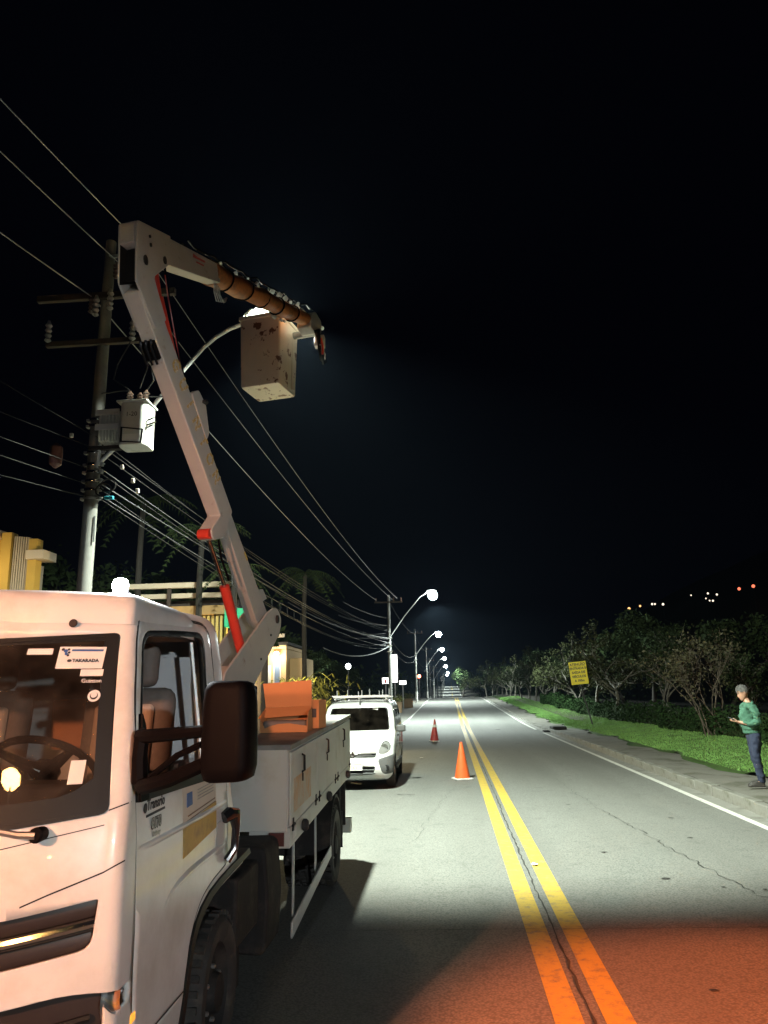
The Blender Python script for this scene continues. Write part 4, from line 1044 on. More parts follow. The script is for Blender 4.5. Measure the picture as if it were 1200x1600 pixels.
# ribs pressed into the bucket sides
bpoly([(2.25, 5.95), (2.33, 5.95), (2.33, 6.84), (2.25, 6.84)], -.285, -.262).build('bucket_rib', M_bucket, bk, bevel=.006)
# clear plastic liner hanging over the rim
pl_ = MB(); r6 = random.Random(8)
for k in range(2):
    V = []
    for i in range(15):
        t = i / 14; l = -.82 + .5 * t
        V += [B(1.86, l, 6.90), B(1.88 + .02 * sin(i * 2.1), l, 6.98 + .09 * sin(pi * t) + r6.uniform(-.01, .02)), B(2.02 + .02 * sin(i * 1.7), l, 7.0 + .12 * sin(pi * t))]
    if k == 0: pl_.add(V, [(i * 3 + j, (i + 1) * 3 + j, (i + 1) * 3 + j + 1, i * 3 + j + 1) for i in range(14) for j in range(2)])
pl_.build('plastic_liner', milky('cloudy_liner_sheet', (.55, .60, .57)), bk)
# cylinders
cy = MB().tube([B(.36, .03, 2.34), B(-.03, .03, 2.95)], .05, 16); c1 = cy.build('lift_cylinder', M_red, TR)
MB().tube([B(-.03, .03, 2.95), B(-.40, .03, 3.40)], .022, 12).build('cylinder_rod', M_chrome, c1)
MB().tube([B(-.05, .09, 3.0), B(-.22, .09, 3.2), B(-.30, .1, 3.36)], .012, 6).build('cylinder_hose', M_black, c1)
cy = MB().tube([B(-1.10, .03, 4.83), B(-1.40, .03, 5.36)], .052, 16); c2 = cy.build('elbow_cylinder', M_red, TR)
MB().tube([B(-1.40, .03, 5.36), B(-1.47, .03, 5.56)], .04, 12).build('cylinder_collar', M_red, c2)
MB().tube([B(-1.02, .10, 4.72), B(-1.18, .10, 5.05), B(-1.33, .10, 5.38), B(-1.42, .10, 5.64)], .013, 6).build('cylinder_hose', M_chrome, c2)
MB().tube([B(-.70, .09, 4.50), B(-1.10, .03, 4.83)], .03, 10).build('cylinder_rod', M_chrome, c2)
hbx = bpoly(rpoly([(-1.54, 4.86), (-1.42, 4.74), (-1.36, 4.80), (-1.48, 4.92)], .01, 2), -.04, .10).build('hose_bracket', M_black, lb, bevel=.008)
for q in (-.02, .03, .08): MB().tube([B(-1.54, q, 4.88), B(-1.53, q, 4.82), B(-1.42, q, 4.70)], .012, 6).build('bracket_hose', M_gloss, hbx)

# ---- things lying on the truck body: opened cardboard box and a plain one
def TW(x, y, z):
    c, s_ = cos(R(1)), sin(R(1)); return (-2.18683 + x * c - y * s_, -.019 + x * s_ + y * c, z)
ob = empty('cardboard_box', TW(.82, 7.12, 1.5705), R(1), 'orange lit cardboard box standing open with raised lid on the truck lockers', 'box')
t_ = .006
MB().b2((-.21, -.14, 0), (.21, .14, t_)).build('box_bottom', M_card, ob)
MB().b2((-.21, .134, t_), (.21, .14, .205)).build('box_wall', M_card, ob)
for s in (1, -1): MB().prism([(-.14, t_), (.13, t_), (.13, .205), (-.05, .18), (-.14, .11)], lambda u, v, q: (q, u, v), s * .21 - .003, s * .21 + .003).build('box_wall', M_card, ob)
MB().prism([(-.207, t_), (.207, t_), (.207, .055), (.15, .062), (.05, .078), (-.05, .074), (-.14, .05), (-.17, .035), (-.207, .11)], lambda u, v, q: (u, q, v), -.14, -.134).build('box_wall', M_card, ob)
fl = MB(); fl.add([(-.215, .10, .212), (.215, .10, .225), (.19, .02, .145), (-.265, .0, .118), (-.215, .105, .212), (.215, .105, .225), (.19, .025, .145), (-.265, .005, .118)], [(3, 2, 1, 0), (4, 5, 6, 7), (0, 1, 5, 4), (1, 2, 6, 5), (2, 3, 7, 6), (3, 0, 4, 7)])
fl.build('box_flap', M_card, ob, smooth=False)
fl = MB(); fl.add([(-.215, .106, .213), (.215, .106, .226), (.205, .13, .455), (-.25, .13, .43), (-.215, .112, .213), (.215, .112, .226), (.205, .136, .455), (-.25, .136, .43)], [(3, 2, 1, 0), (4, 5, 6, 7), (0, 1, 5, 4), (1, 2, 6, 5), (2, 3, 7, 6), (3, 0, 4, 7)])
fl.build('box_lid', M_card, ob, smooth=False)
M_content = pm('grey_wrapped_parts', (.14, .125, .115), .7, var=.25, scale=14)
MB().b2((-.20, -.09, t_), (.20, .12, .10)).build('box_contents', M_content, ob, bevel=.02)
o2 = empty('cardboard_box', TW(1.01, 7.50, 1.585), R(-3), 'plain closed cardboard box just behind the open orange lit one', 'box')
MB().b2((-.16, -.16, 0), (.085, .16, .26)).build('carton', M_card, o2, bevel=.004)
MB().b2((-.155, -.02, .2605), (.08, .02, .2615)).build('packing_tape', M_cream, o2)
MB().b2((.02, -.1615, .10), (.06, -.1605, .18)).build('print', M_ink, o2)

# ------------------------------------------------------------------ the white van
VAN = empty('white_van', (-2.03, 16.15, 0), R(.6), 'small white van with ladder rack parked behind the bucket truck', 'van')
M_van = pm('van_white_paint', (.58, .59, .59), .25, coat=.6, var=.02, scale=2)
M_vgrey = pm('grey_bumper_plastic', (.085, .088, .09), .55, var=.12, scale=20)
#         z    xs    yf    bow   r    yr
VROWS = [(.20, .70, .16, .10, .14, 3.98), (.28, .78, .06, .12, .18, 4.02), (.42, .815, .0, .14, .20, 4.04), (.58, .825, .02, .15, .22, 4.05), (.70, .83, .06, .15, .24, 4.05),
         (.80, .83, .12, .15, .26, 4.04), (.88, .83, .21, .15, .26, 4.03), (.95, .828, .36, .15, .25, 4.02), (1.02, .826, .60, .15, .22, 4.01), (1.07, .822, .82, .14, .18, 4.0),
         (1.12, .815, .93, .13, .16, 3.99), (1.25, .80, 1.06, .12, .15, 3.97), (1.40, .775, 1.21, .11, .14, 3.94), (1.55, .745, 1.37, .10, .14, 3.90), (1.62, .725, 1.46, .10, .15, 3.88),
         (1.68, .69, 1.60, .10, .18, 3.84), (1.73, .64, 1.85, .10, .2, 3.78), (1.755, .56, 2.1, .1, .2, 3.7), (1.768, .40, 2.35, .08, .2, 3.6)]
vz = [.20, .24, .28, .34, .40, .46, .52, .58, .64, .70, .75, .80, .84, .88, .915, .95, .985, 1.02, 1.045, 1.07, 1.095, 1.12, 1.18, 1.25, 1.32, 1.4, 1.48, 1.55, 1.585, 1.62, 1.65, 1.68, 1.705, 1.73, 1.745, 1.755, 1.763, 1.768]
bm, L = shell(VROWS, vz, nf=12, nc=8, ns=22)
bm.faces.new(L[-1]); bm.normal_update()
def vfront(f):
    c = f.calc_center_median(); return c.y < 2.1 and f.normal.y < -.2 or (c.y < 1.9 and c.z > 1.05 and f.normal.y < -.1)
def vfr(f): return f.calc_center_median().y < .75 and f.normal.y < -.12
VWS = rpoly([(-.70, 1.135), (.70, 1.135), (.625, 1.60), (-.625, 1.60)], [.06, .06, .05, .05], 4)
vws = take(bm, cut(bm, VWS, 'xz', lambda f: f.calc_center_median().z > 1.09 and f.calc_center_median().y < 2.0 and abs(f.calc_center_median().x) < .76))
vparts = []
for s in (1, -1):
    HL = rpoly([(s * .50, .72), (s * .60, .68), (s * .735, .74), (s * .765, .84), (s * .70, .945), (s * .585, .93)], .06, 4)
    if s < 0: HL = HL[::-1]
    vparts.append((take(bm, cut(bm, HL, 'xz', lambda f: f.calc_center_median().y < .9 and f.calc_center_median().x * s > .3)), 'headlight'))
    BC = rpoly([(s * .50, .60), (s * .84, .685), (s * .84, .33), (s * .60, .30)], [.06, .02, .04, .08], 4)
    if s < 0: BC = BC[::-1]
    vparts.append((take(bm, cut(bm, BC, 'xz', lambda f: f.calc_center_median().y < .75 and f.calc_center_median().x * s > .2)), 'bumper_corner'))
take(bm, cut(bm, rpoly([(-.46, .635), (.46, .635), (.48, .735), (-.48, .735)], .03, 3), 'xz', lambda f: f.calc_center_median().y < .7), keep=False)
take(bm, cut(bm, rpoly([(-.42, .31), (.42, .31), (.46, .47), (-.46, .47)], .04, 3), 'xz', lambda f: f.calc_center_median().y < .7), keep=False)
def circ(y, z, r, n=20): return [(y + r * cos(2 * pi * i / n), z + r * sin(2 * pi * i / n)) for i in range(n)]
for s in (1, -1):
    fs = lambda f: f.calc_center_median().x * s > .55
    for y in (.86, 3.46):
        c = circ(y, .31, .365)
        take(bm, cut(bm, c, 'yz', fs), keep=False)
    for nm, P in (('side_window', [(1.42, 1.13), (2.02, 1.13), (2.02, 1.56), (1.66, 1.55)]), ('side_window', [(2.12, 1.13), (2.85, 1.13), (2.85, 1.55), (2.12, 1.56)]), ('side_window', [(2.95, 1.13), (3.72, 1.14), (3.62, 1.54), (2.95, 1.55)])):
        vparts.append((take(bm, cut(bm, rpoly(P, .05, 3), 'yz', lambda f: f.calc_center_median().x * s > .6 and abs(f.normal.x) > .5)), nm))
    for P in ([(1.17, .33), (1.18, .33), (1.07, 1.09), (1.06, 1.09)], [(2.06, .33), (2.07, .33), (2.07, 1.58), (2.06, 1.58)], [(2.90, .50), (2.91, .5), (2.91, 1.58), (2.90, 1.58)]):
        take(bm, cut(bm, P, 'yz', lambda f: f.calc_center_median().x * s > .6 and abs(f.normal.x) > .5), keep=False)
bm_obj(bm, 'body', M_van, VAN, thick=.02, inner=M_gasket, center=(0, 2, .9))
bm_obj(vws, 'windscreen', M_tint, VAN, center=(0, 2, .9))
M_lens = pm('headlight_lens', (.50, .50, .49), .12, metal=.6, var=.15, scale=9, coat=1)
for b_, nm in vparts:
    m_ = {'headlight': M_lens, 'bumper_corner': M_vgrey, 'side_window': M_tint}[nm]
    bm_obj(b_, nm, m_, VAN, thick=.01, center=(0, 2, .9))
def vpt(x, z, off=0.0):
    return (x, front_y(lerp_rows(VROWS, [z])[0], x) - off, z)
ring(VWS, lambda x, z, d: vpt(x, z, d - .004), .03, .012, 'windscreen_seal', M_gasket, VAN)
for s in (1, -1):
    MB().lathe([(.0, -.01), (.05, 0), (.065, .02), (.07, .03)], 16, Matrix.Translation(Vector(vpt(s * .63, .82, -.03))) @ Matrix.Rotation(R(90), 4, 'X')).build('headlight_reflector', M_chrome, VAN)
    MB().lathe([(.0, -.004), (.04, .0), (.05, .012), (.058, .006), (.06, -.01)], 16, Matrix.Translation(Vector(vpt(s * .68, .43, .004))) @ Matrix.Rotation(R(90), 4, 'X') @ Matrix.Rotation(R(-25 * s), 4, 'Y')).build('fog_lamp', M_gasket, VAN)
gg = MB()
for z0, z1 in ((.63, .74), (.30, .48)):
    V = []
    for i in range(21):
        x = -.49 + .98 * i / 20; V += [vpt(x, z0, -.03), vpt(x, z1, -.03)]
    gg.add(V, [(2 * i, 2 * i + 2, 2 * i + 3, 2 * i + 1) for i in range(20)])
vg = gg.build('grille', M_gasket, VAN)
for z, m_, r_ in ((.718, M_lens, .016), (.675, M_vgrey, .008), (.65, M_vgrey, .006), (.335, M_vgrey, .016), (.405, M_vgrey, .012)):
    MB().tube([vpt(-.45 + .9 * i / 20, z, -.008) for i in range(21)], r_, 6).build('grille_bar', m_, vg)
# diamond-shaped badge
dm = MB(); o0 = [(-.055, 0), (0, .085), (.055, 0), (0, -.085)]; i0 = [(-.026, 0), (0, .042), (.026, 0), (0, -.042)]
V = [(x, 0, z) for x, z in o0] + [(x * .8, -.02, z * .85) for x, z in o0] + [(x, -.02, z) for x, z in i0] + [(x, 0, z) for x, z in i0]
dm.add([(p[0], p[1] + vpt(0, .70)[1] - .01, p[2] + .70) for p in V], [(q * 4 + i, q * 4 + (i + 1) % 4, (q + 1) * 4 + (i + 1) % 4, (q + 1) * 4 + i) for q in range(3) for i in range(4)])
dm.build('front_badge', M_chrome, VAN, smooth=False)
pl = MB().b2((-.20, vpt(0, .45)[1] - .022, .40), (.20, vpt(0, .45)[1] - .008, .53)).build('number_plate', M_paper, VAN, bevel=.004)
MB().b2((-.19, vpt(0, .45)[1] - .024, .505), (.19, vpt(0, .45)[1] - .0225, .525)).build('plate_band', M_steel, pl)
lettering('0043', .09, M_brownink, pl, (0, vpt(0, .45)[1] - .0235, .452), (1, 0, 0), (0, 0, 1), ex=.0006, sx=1.1)
# number is not readable in the photograph beyond faint strokes
for s in (1, -1):
    for y in (.86, 3.46):
        wo = empty('wheel', (0, 0, 0)); wo.parent = VAN; Mx = Matrix.Translation((s * .72, y, .305)) @ Matrix.Rotation(R(90 * s), 4, 'Y')
        MB().lathe([(.20, -.08), (.29, -.09), (.303, -.06), (.305, 0), (.303, .06), (.29, .09), (.20, .08)], 32, Mx, cap=False).build('tyre', M_rubber, wo, angle=40)
        MB().lathe([(.20, .075), (.185, .05), (.10, .06), (.05, .085), (0, .088)], 24, Mx, cap=False).build('hubcap', M_steel, wo)
    mm = MB(); mm.box((s * .93, 1.30, 1.16), (.20, .10, .15)); mo = mm.build('mirror', M_vgrey, VAN, bevel=.035, seg=3)
    MB().tube([(s * .79, 1.34, 1.12), (s * .88, 1.31, 1.13)], .028, 8).build('mirror_arm', M_vgrey, mo)
    MB().prism(rpoly([(.9, .40), (1.22, .33), (3.1, .33), (3.1, .45), (1.25, .46)], .03, 3), lambda u, v, q: (s * (.828 + q), u, v), -.01, .012).build('side_moulding', M_vgrey, VAN)
    MB().tube([(s * .835, 1.90, .98), (s * .845, 1.97, .985), (s * .835, 2.02, .98)], .014, 6).build('door_handle', M_vgrey, VAN)
    MB().prism([(1.16, 1.13), (1.38, 1.13), (1.60, 1.50), (1.56, 1.52)], lambda u, v, q: (s * (.81 - .28 * (v - 1.13) * .5 + q), u, v), -.008, .002).build('quarter_window', M_tint, VAN)
MB().b2((.18, 1.42, 1.545), (.42, 1.425, 1.575)).build('visor_sticker', M_paper, VAN)
MB().b2((-.65, 1.35, .75), (.65, 1.6, 1.02)).build('van_dashboard', M_dash, VAN, bevel=.05)
Mw = Matrix.Translation((.35, 1.52, 1.13)) @ Matrix.Rotation(R(-30), 4, 'X')
MB().tube([Mw @ Vector((.19 * cos(2 * pi * i / 24), .19 * sin(2 * pi * i / 24), 0)) for i in range(25)], .016, 6, cap=False).build('steering_wheel', M_vgrey, VAN)
for x in (-.35, .35): MB().box((x, 2.05, 1.0), (.48, .14, .75), Matrix.Rotation(R(-10), 3, 'X')).box((x, 2.1, 1.42), (.26, .1, .18)).build('van_seat', M_seat, VAN, bevel=.05)
MB().tube([(-.01, 1.55, 1.655), (.01, 1.66, 1.79)], .006, 6).build('aerial', M_black, VAN)
rk = MB()
for x in (-.56, .56): rk.tube([(x * 1.05, 1.75, 1.79), (x * 1.05, 3.6, 1.80)], .018, 6)
for y in (1.85, 2.6, 3.4):
    rk.box((0, y, 1.835), (1.28, .04, .03))
    for x in (-.58, .58): rk.tube([(x, y, 1.72), (x, y, 1.83)], .016, 6)
rk.box((.0, 1.72, 1.86), (1.30, .035, .025)).box((0, 1.62, 1.80), (.03, .5, .02))
rko = rk.build('roof_rack', M_galv, VAN)
for (x, y, h) in ((-.55, 1.85, .14), (-.40, 2.6, .16), (-.22, 3.4, .13), (.02, 1.85, .15), (.13, 2.6, .18), (.30, 3.4, .14), (.50, 1.85, .15), (.60, 2.6, .18)):
    MB().tube([(x, y, 1.84), (x, y, 1.84 + h)], .013, 6).build('rack_upright', M_galv, rko)
MB().b2((-.74, 2.3, .5), (.74, 2.34, 1.6)).build('bulkhead', M_gasket, VAN)

# ------------------------------------------------------------------ cones
def cone(loc, rz, mat, label, stripes, h=.75):
    o = empty('traffic_cone', (*loc, 0), rz, label, 'traffic cone', 'traffic cones set out along the lane')
    MB().lathe([(.17, .025), (.172, .05), (.03, h - .01), (.028, h), (.02, h)], 28, cap=True).build('cone_body', mat, o)
    MB().prism(rpoly([(-.2, -.2), (.2, -.2), (.2, .2), (-.2, .2)], .06, 4), lambda u, v, q: (u, v, q), .003, .03).build('cone_base', stripes[1], o, bevel=.006)
    if stripes[0]:
        for z0, z1 in stripes[0]:
            r0 = .172 - .142 * (z0 - .05) / (h - .06); r1 = .172 - .142 * (z1 - .05) / (h - .06)
            MB().lathe([(r0 + .0015, z0), (r0 + .003, z0), (r1 + .003, z1), (r1 + .0015, z1)], 28, cap=False).build('reflective_band', stripes[2], o)
    return o
c1 = cone((.19, 18.2), R(20), M_cone, 'plain bright orange traffic cone beside the yellow lines', ((), M_paper, None), .80)
c2 = cone((-.73, 32.4), R(8), M_cone_red, 'dull red traffic cone with a white band farther up the lane', (((.55, .65),), M_paper, M_paper), .86)
MB().lathe([(.045, .655), (.03, .80), (.028, .86)], 16, cap=False).build('dark_tip', M_mud, c2)
c2.rotation_euler = (0, R(3), R(8))

# ------------------------------------------------------------------ the man with the phone
from mathutils import noise as _ns
def skin_mesh(name, chains, mat, parent, sub=2, fold=0.0):
    """chains: list of joints [(x,y,z,r)], with ('ref', i) as a first entry to branch from an earlier vertex index"""
    V = []; E_ = []; RR = []
    for ch in chains:
        prev = None
        for p in ch:
            if isinstance(p[0], str): prev = p[1]; continue
            V.append(p[:3]); RR.append(p[3:] if len(p) > 4 else (p[3], p[3])); i = len(V) - 1
            if prev is not None: E_.append((prev, i))
            prev = i
    me = bpy.data.meshes.new(name); me.from_pydata(V, E_, [])
    o = bpy.data.objects.new(name, me); COL.objects.link(o)
    md = o.modifiers.new('skin', 'SKIN'); md.use_smooth_shade = True
    for i, v in enumerate(me.skin_vertices[0].data): v.radius = RR[i]; v.use_root = (i == 0)
    s2 = o.modifiers.new('sub', 'SUBSURF'); s2.levels = sub; s2.render_levels = sub
    dg = bpy.context.evaluated_depsgraph_get(); m2 = bpy.data.meshes.new_from_object(o.evaluated_get(dg))
    bpy.data.objects.remove(o); bpy.data.meshes.remove(me)
    if fold:
        nn = [v.normal.copy() for v in m2.vertices]
        for v, n_ in zip(m2.vertices, nn):
            p = v.co; v.co = p + n_ * fold * (_ns.noise(Vector((p.x * 7, p.y * 7, p.z * 13 + p.x * 6))) + .5 * _ns.noise(Vector((p.x * 16, p.y * 16, p.z * 26))))
    m2.name = name; m2.materials.clear(); m2.materials.append(mat); m2.shade_smooth()
    return link(name, m2, parent)
M_skin = pm('skin', (.46, .26, .18), .5, var=.08, scale=12)
M_sweater = pm('green_sweater', (.055, .155, .105), .85, var=.15, scale=30, bump=.9, bscale=16)
M_jeans = pm('blue_jeans', (.020, .030, .065), .8, var=.2, scale=18, bump=.8, bscale=20)
M_hair = pm('grey_hair', (.15, .15, .145), .7, var=.35, scale=60, bump=.4, bscale=120)
M_shoe = pm('dark_shoe', (.05, .048, .045), .6, var=.2, scale=25)
M_phone = pm('dark_phone', (.02, .02, .022), .2, var=.1)
M_screen = em('phone_screen_glow', (.75, .85, 1.0), 1.2)
# local frame: he faces -x; y is his left-right (towards camera is -y)
MAN = empty('person', (5.33, 14.72, .185), R(-6), 'grey haired person in green sweater and jeans looking down at a phone on the kerb', 'person')
def lean(p): return p
body = [
 [(.0, 0, .92, .085, .085), (-.03, 0, 1.04, .08, .08), (-.04, 0, 1.18, .08, .08), (-.015, 0, 1.30, .075, .075), (-.0, 0, 1.385, .06, .06), (-.035, 0, 1.47, .052, .052), (-.075, 0, 1.535, .055, .055)],
 [('ref', 4), (-.005, -.165, 1.355, .04), (.04, -.225, 1.22, .04), (.06, -.225, 1.10, .04), (-.06, -.17, 1.055, .038), (-.20, -.09, 1.085, .027), (-.235, -.065, 1.10, .025, .018)],
 [('ref', 4), (-.005, .165, 1.355, .04), (.03, .225, 1.22, .04), (.04, .225, 1.10, .04), (-.08, .16, 1.06, .038), (-.20, .07, 1.085, .027), (-.235, .045, 1.10, .025, .018)],
 [('ref', 0), (.015, -.095, .80, .07), (.0, -.10, .66, .065), (-.015, -.11, .47, .062), (.01, -.115, .28, .058), (.03, -.12, .09, .042), (-.03, -.125, .045, .04), (-.13, -.135, .03, .035)],
 [('ref', 0), (.015, .095, .80, .07), (.01, .10, .66, .065), (.01, .105, .47, .062), (.05, .11, .28, .058), (.085, .115, .09, .042), (.03, .12, .045, .04), (-.07, .13, .03, .035)],
]
bo = skin_mesh('body', body, M_skin, MAN)
# head: one lofted surface with brow, nose, lips and chin; tilted down towards the phone
hm = Matrix.Translation((-.085, 0, 1.60)) @ Matrix.Rotation(R(-24), 4, 'Y')
def head_mesh():
    mb = MB(); n = 24; prof = [(-.125, .02, -.055), (-.115, .045, -.04), (-.09, .062, -.02), (-.06, .072, -.008), (-.03, .077, .0), (.0, .079, .006), (.03, .080, .01), (.06, .077, .012), (.09, .066, .012), (.112, .045, .010), (.125, .018, .008)]
    V = []; F = []
    for (z, ry, cx_) in prof:
        for j in range(n):
            a = 2 * pi * j / n; x = cx_ - (ry * 1.18) * cos(a); y = ry * sin(a)
            f = max(0, cos(a)) ** 10
            if -.055 < z < .035: x -= f * (.030 * max(0, 1 - abs(z + .028) / .035)) 
            if abs(z + .07) < .012: x -= f * .008
            if abs(z - .02) < .02: x += .006 * max(0, cos(a)) ** 3 * (1 - f)
            V.append(hm @ Vector((x, y, z)))
    for i in range(len(prof) - 1):
        for j in range(n): F.append((i * n + j, i * n + (j + 1) % n, (i + 1) * n + (j + 1) % n, (i + 1) * n + j))
    F.append(tuple(range(n))); F.append(tuple(range((len(prof) - 1) * n, len(prof) * n)))
    return mb.add(V, F)
ho = head_mesh().build('head', M_skin, MAN, angle=80)
md = ho.modifiers.new('sub', 'SUBSURF'); md.levels = 1; md.render_levels = 1
for s in (1, -1):
    MB().lathe([(.0, -.012), (.016, -.01), (.022, 0), (.016, .01), (0, .012)], 10, hm @ Matrix.Translation((.012, s * .083, -.01)) @ Matrix.Rotation(R(90), 4, 'X') @ Matrix.Scale(1.5, 4, (0, 1, 0))).build('ear', M_skin, ho)
    MB().lathe([(.0, -.008), (.009, 0), (0, .008)], 8, hm @ Matrix.Translation((-.082, s * .032, .008))).build('eye', M_ink, ho)
    MB().tube([hm @ Vector((-.092, s * .018, .03)), hm @ Vector((-.088, s * .04, .036)), hm @ Vector((-.07, s * .055, .03))], .005, 5).build('eyebrow', M_hair, ho)
MB().tube([hm @ Vector((-.084, -.022, -.073)), hm @ Vector((-.095, 0, -.071)), hm @ Vector((-.084, .022, -.073))], .005, 5).build('mouth', M_redink, ho)
hr = MB(); r7 = random.Random(4)
for i in range(1500):
    th = r7.uniform(0, 2 * pi); ph = math.acos(r7.uniform(-.15, 1))
    d = Vector((sin(ph) * cos(th), sin(ph) * sin(th), cos(ph)))
    if d.x < -.55 and d.z < .45: continue
    if d.z < .1 and d.x < .05: continue
    p = Vector((.010 + d.x * .098, d.y * .084, .018 + d.z * .112))
    tdir = Vector((r7.uniform(-.4, .8), r7.uniform(-.6, .6), r7.uniform(-.9, .2))); tdir = (tdir - d * tdir.dot(d)).normalized(); sd = d.cross(tdir)
    q = p + d * r7.uniform(.004, .012); w_ = .008; l_ = r7.uniform(.02, .035)
    hr.add([hm @ (p - sd * w_), hm @ (p + sd * w_), hm @ (q + tdir * l_ + sd * w_ * .4), hm @ (q + tdir * l_ - sd * w_ * .4)], [(0, 1, 2, 3)])
cap_ = [(z, .087 * sqrt(max(0, 1 - (z / .118) ** 2))) for z in (.0, .03, .06, .085, .105, .117)]
n = 20; V = []; F = []
for (z, ry) in cap_:
    for j in range(n):
        a = 2 * pi * j / n; x = .018 - ry * 1.15 * cos(a)
        if cos(a) > .5 and z < .05: x += .03
        V.append(hm @ Vector((x, ry * sin(a), .02 + z)))
for i in range(len(cap_) - 1):
    for j in range(n): F.append((i * n + j, i * n + (j + 1) % n, (i + 1) * n + (j + 1) % n, (i + 1) * n + j))
hr.add(V, F + [tuple(range((len(cap_) - 1) * n, len(cap_) * n))]); hr.build('hair', M_hair, MAN, smooth=False)
sw_ = [
 [(.0, 0, .90, .16), (-.03, 0, 1.02, .165), (-.045, 0, 1.14, .168), (-.03, 0, 1.26, .16), (-.005, 0, 1.355, .115), (-.02, 0, 1.43, .075)],
 [('ref', 4), (.0, -.165, 1.36, .082), (.055, -.235, 1.22, .07), (.075, -.235, 1.10, .062), (-.05, -.18, 1.055, .054), (-.165, -.105, 1.08, .043)],
 [('ref', 4), (.0, .165, 1.36, .082), (.045, .235, 1.22, .07), (.055, .235, 1.10, .062), (-.06, .17, 1.06, .054), (-.165, .09, 1.08, .043)],
]
skin_mesh('sweater', sw_, M_sweater, MAN, 3, .022)
jn = [
 [(.005, 0, .97, .135), (.01, 0, .86, .145)],
 [('ref', 1), (.015, -.085, .78, .107), (.0, -.095, .64, .094), (-.015, -.108, .47, .078), (.012, -.113, .28, .072), (.03, -.118, .12, .066), (.028, -.12, .055, .068)],
 [('ref', 1), (.02, .085, .78, .107), (.012, .098, .64, .094), (.012, .105, .47, .078), (.052, .11, .28, .072), (.085, .113, .12, .066), (.083, .116, .055, .068)],
]
MB().lathe([(.150, 0), (.158, .015), (.155, .045), (.148, .05)], 24, Matrix.Translation((0, 0, .895)) @ Matrix.Scale(.98, 4, (1, 0, 0)), cap=False).build('sweater_hem', M_sweater, MAN)
skin_mesh('jeans', jn, M_jeans, MAN, 3, .016)
for (x, y) in ((-.045, -.128), (.012, .124)):
    sh = MB(); sh.prism(rpoly([(-.17, -.035), (-.15, -.05), (0, -.045), (.11, -.038), (.125, 0), (.11, .04), (0, .047), (-.14, .052), (-.17, .03)], .03, 3), lambda u, v, q: (u + x, v + y, q), .0, .03)
    so = sh.build('shoe', M_shoe, MAN, bevel=.008)
    MB().prism(rpoly([(-.16, -.035), (-.05, -.044), (.11, -.036), (.12, 0), (.11, .038), (-.05, .046), (-.16, .03)], .03, 3), lambda u, v, q: (u * (1 - .25 * max(0, q - .03) / .05) + x + .01 * (q > .05), v * (1 - .2 * (q > .05)) + y, q * (1.0 if u > -.06 else .85)), .03, .085).build('shoe_upper', M_shoe, so, bevel=.014)
# hands with separate fingers closed round the phone
def hand(cx_, cy_, cz_, s):
    pal = [(cx_ + .02, cy_ + s * .01, cz_ - .005, .02, .016), (cx_ - .02, cy_, cz_, .026, .017), (cx_ - .05, cy_ - s * .004, cz_ + .004, .028, .015)]
    h = skin_mesh('hand', [pal], M_skin, MAN, sub=2)
    for k, (dy, l) in enumerate(((-.024, .9), (-.008, 1.0), (.008, .95), (.024, .75))):
        b = Vector((cx_ - .055, cy_ + dy, cz_ + .004))
        skin_mesh('finger', [[(*b, .0095), (b.x - .032 * l, b.y - s * .006, b.z + .002, .0088), (b.x - .052 * l, b.y - s * .010, b.z + .020, .008), (b.x - .046 * l, b.y - s * .012, b.z + .038, .007)]], M_skin, h, sub=1)
    skin_mesh('thumb', [[(cx_ - .01, cy_ - s * .02, cz_ + .01, .012), (cx_ - .03, cy_ - s * .032, cz_ + .032, .0105), (cx_ - .062, cy_ - s * .026, cz_ + .05, .009)]], M_skin, h, sub=1)
    return h
hand(-.235, -.055, 1.10, -1); hand(-.235, .05, 1.10, 1)
ph = empty('phone', MAN.matrix_basis @ Vector((-.315, 0, 1.135)) if False else (0, 0, 0), 0, 'small phone held low in both hands with its screen lit', 'phone')
ph.location = Matrix.Translation((5.33, 14.72, .185)) @ Matrix.Rotation(R(-6), 4, 'Z') @ Vector((-.325, -.01, 1.148)); ph.rotation_euler = Euler((0, R(22), R(-6)))
MB().box((0, 0, 0), (.145, .07, .008)).build('phone_case', M_phone, ph, bevel=.003)
MB().box((0, 0, .0046), (.13, .062, .001)).build('phone_screen', M_screen, ph)

# ------------------------------------------------------------------ yellow notice board on a post
sx_, sy_ = 6.55, 39.5; sz_ = gz(sx_, sy_) - .05
SG = empty('notice_sign', (sx_, sy_, sz_), R(-7), 'yellow warning notice board leaning on a post in the verge', 'sign')
SG.rotation_euler = (0, R(-4.5), R(-7))
M_ysign = pm('yellow_sign_sheet', (.95, .80, .02), .5, var=.05, scale=6)
M_post = pm('dark_sign_post', (.05, .055, .05), .7, var=.25, scale=10)
MB().tube([(.28, .02, 0), (.06, .03, 1.6), (.0, .03, 2.1)], .035, 8).build('sign_post', M_post, SG)
MB().tube([(.18, .02, .75), (-.10, .03, 1.95)], .02, 6).build('sign_brace', M_post, SG)
bd = MB().b2((-.42, -.012, 1.96), (.42, .0, 3.06)).build('sign_board', M_ysign, SG, bevel=.004)
for i, (tx, sz2) in enumerate((('ATEN\u00c7\u00c3O', .165), ('ENTRADA E', .155), ('SA\u00cdDA DE', .155), ('VE\u00cdCULOS', .155), ('A 100m', .155))):
    lettering(tx, sz2, M_ink, bd, (0.0, -.0135, 2.93 - i * .198), (1, 0, 0), (0, 0, 1), ex=.0008, bold=.005, sx=.95)
MB().b2((-.36, -.0132, 2.835), (.36, -.0122, 2.848)).build('sign_rule', M_ink, bd)
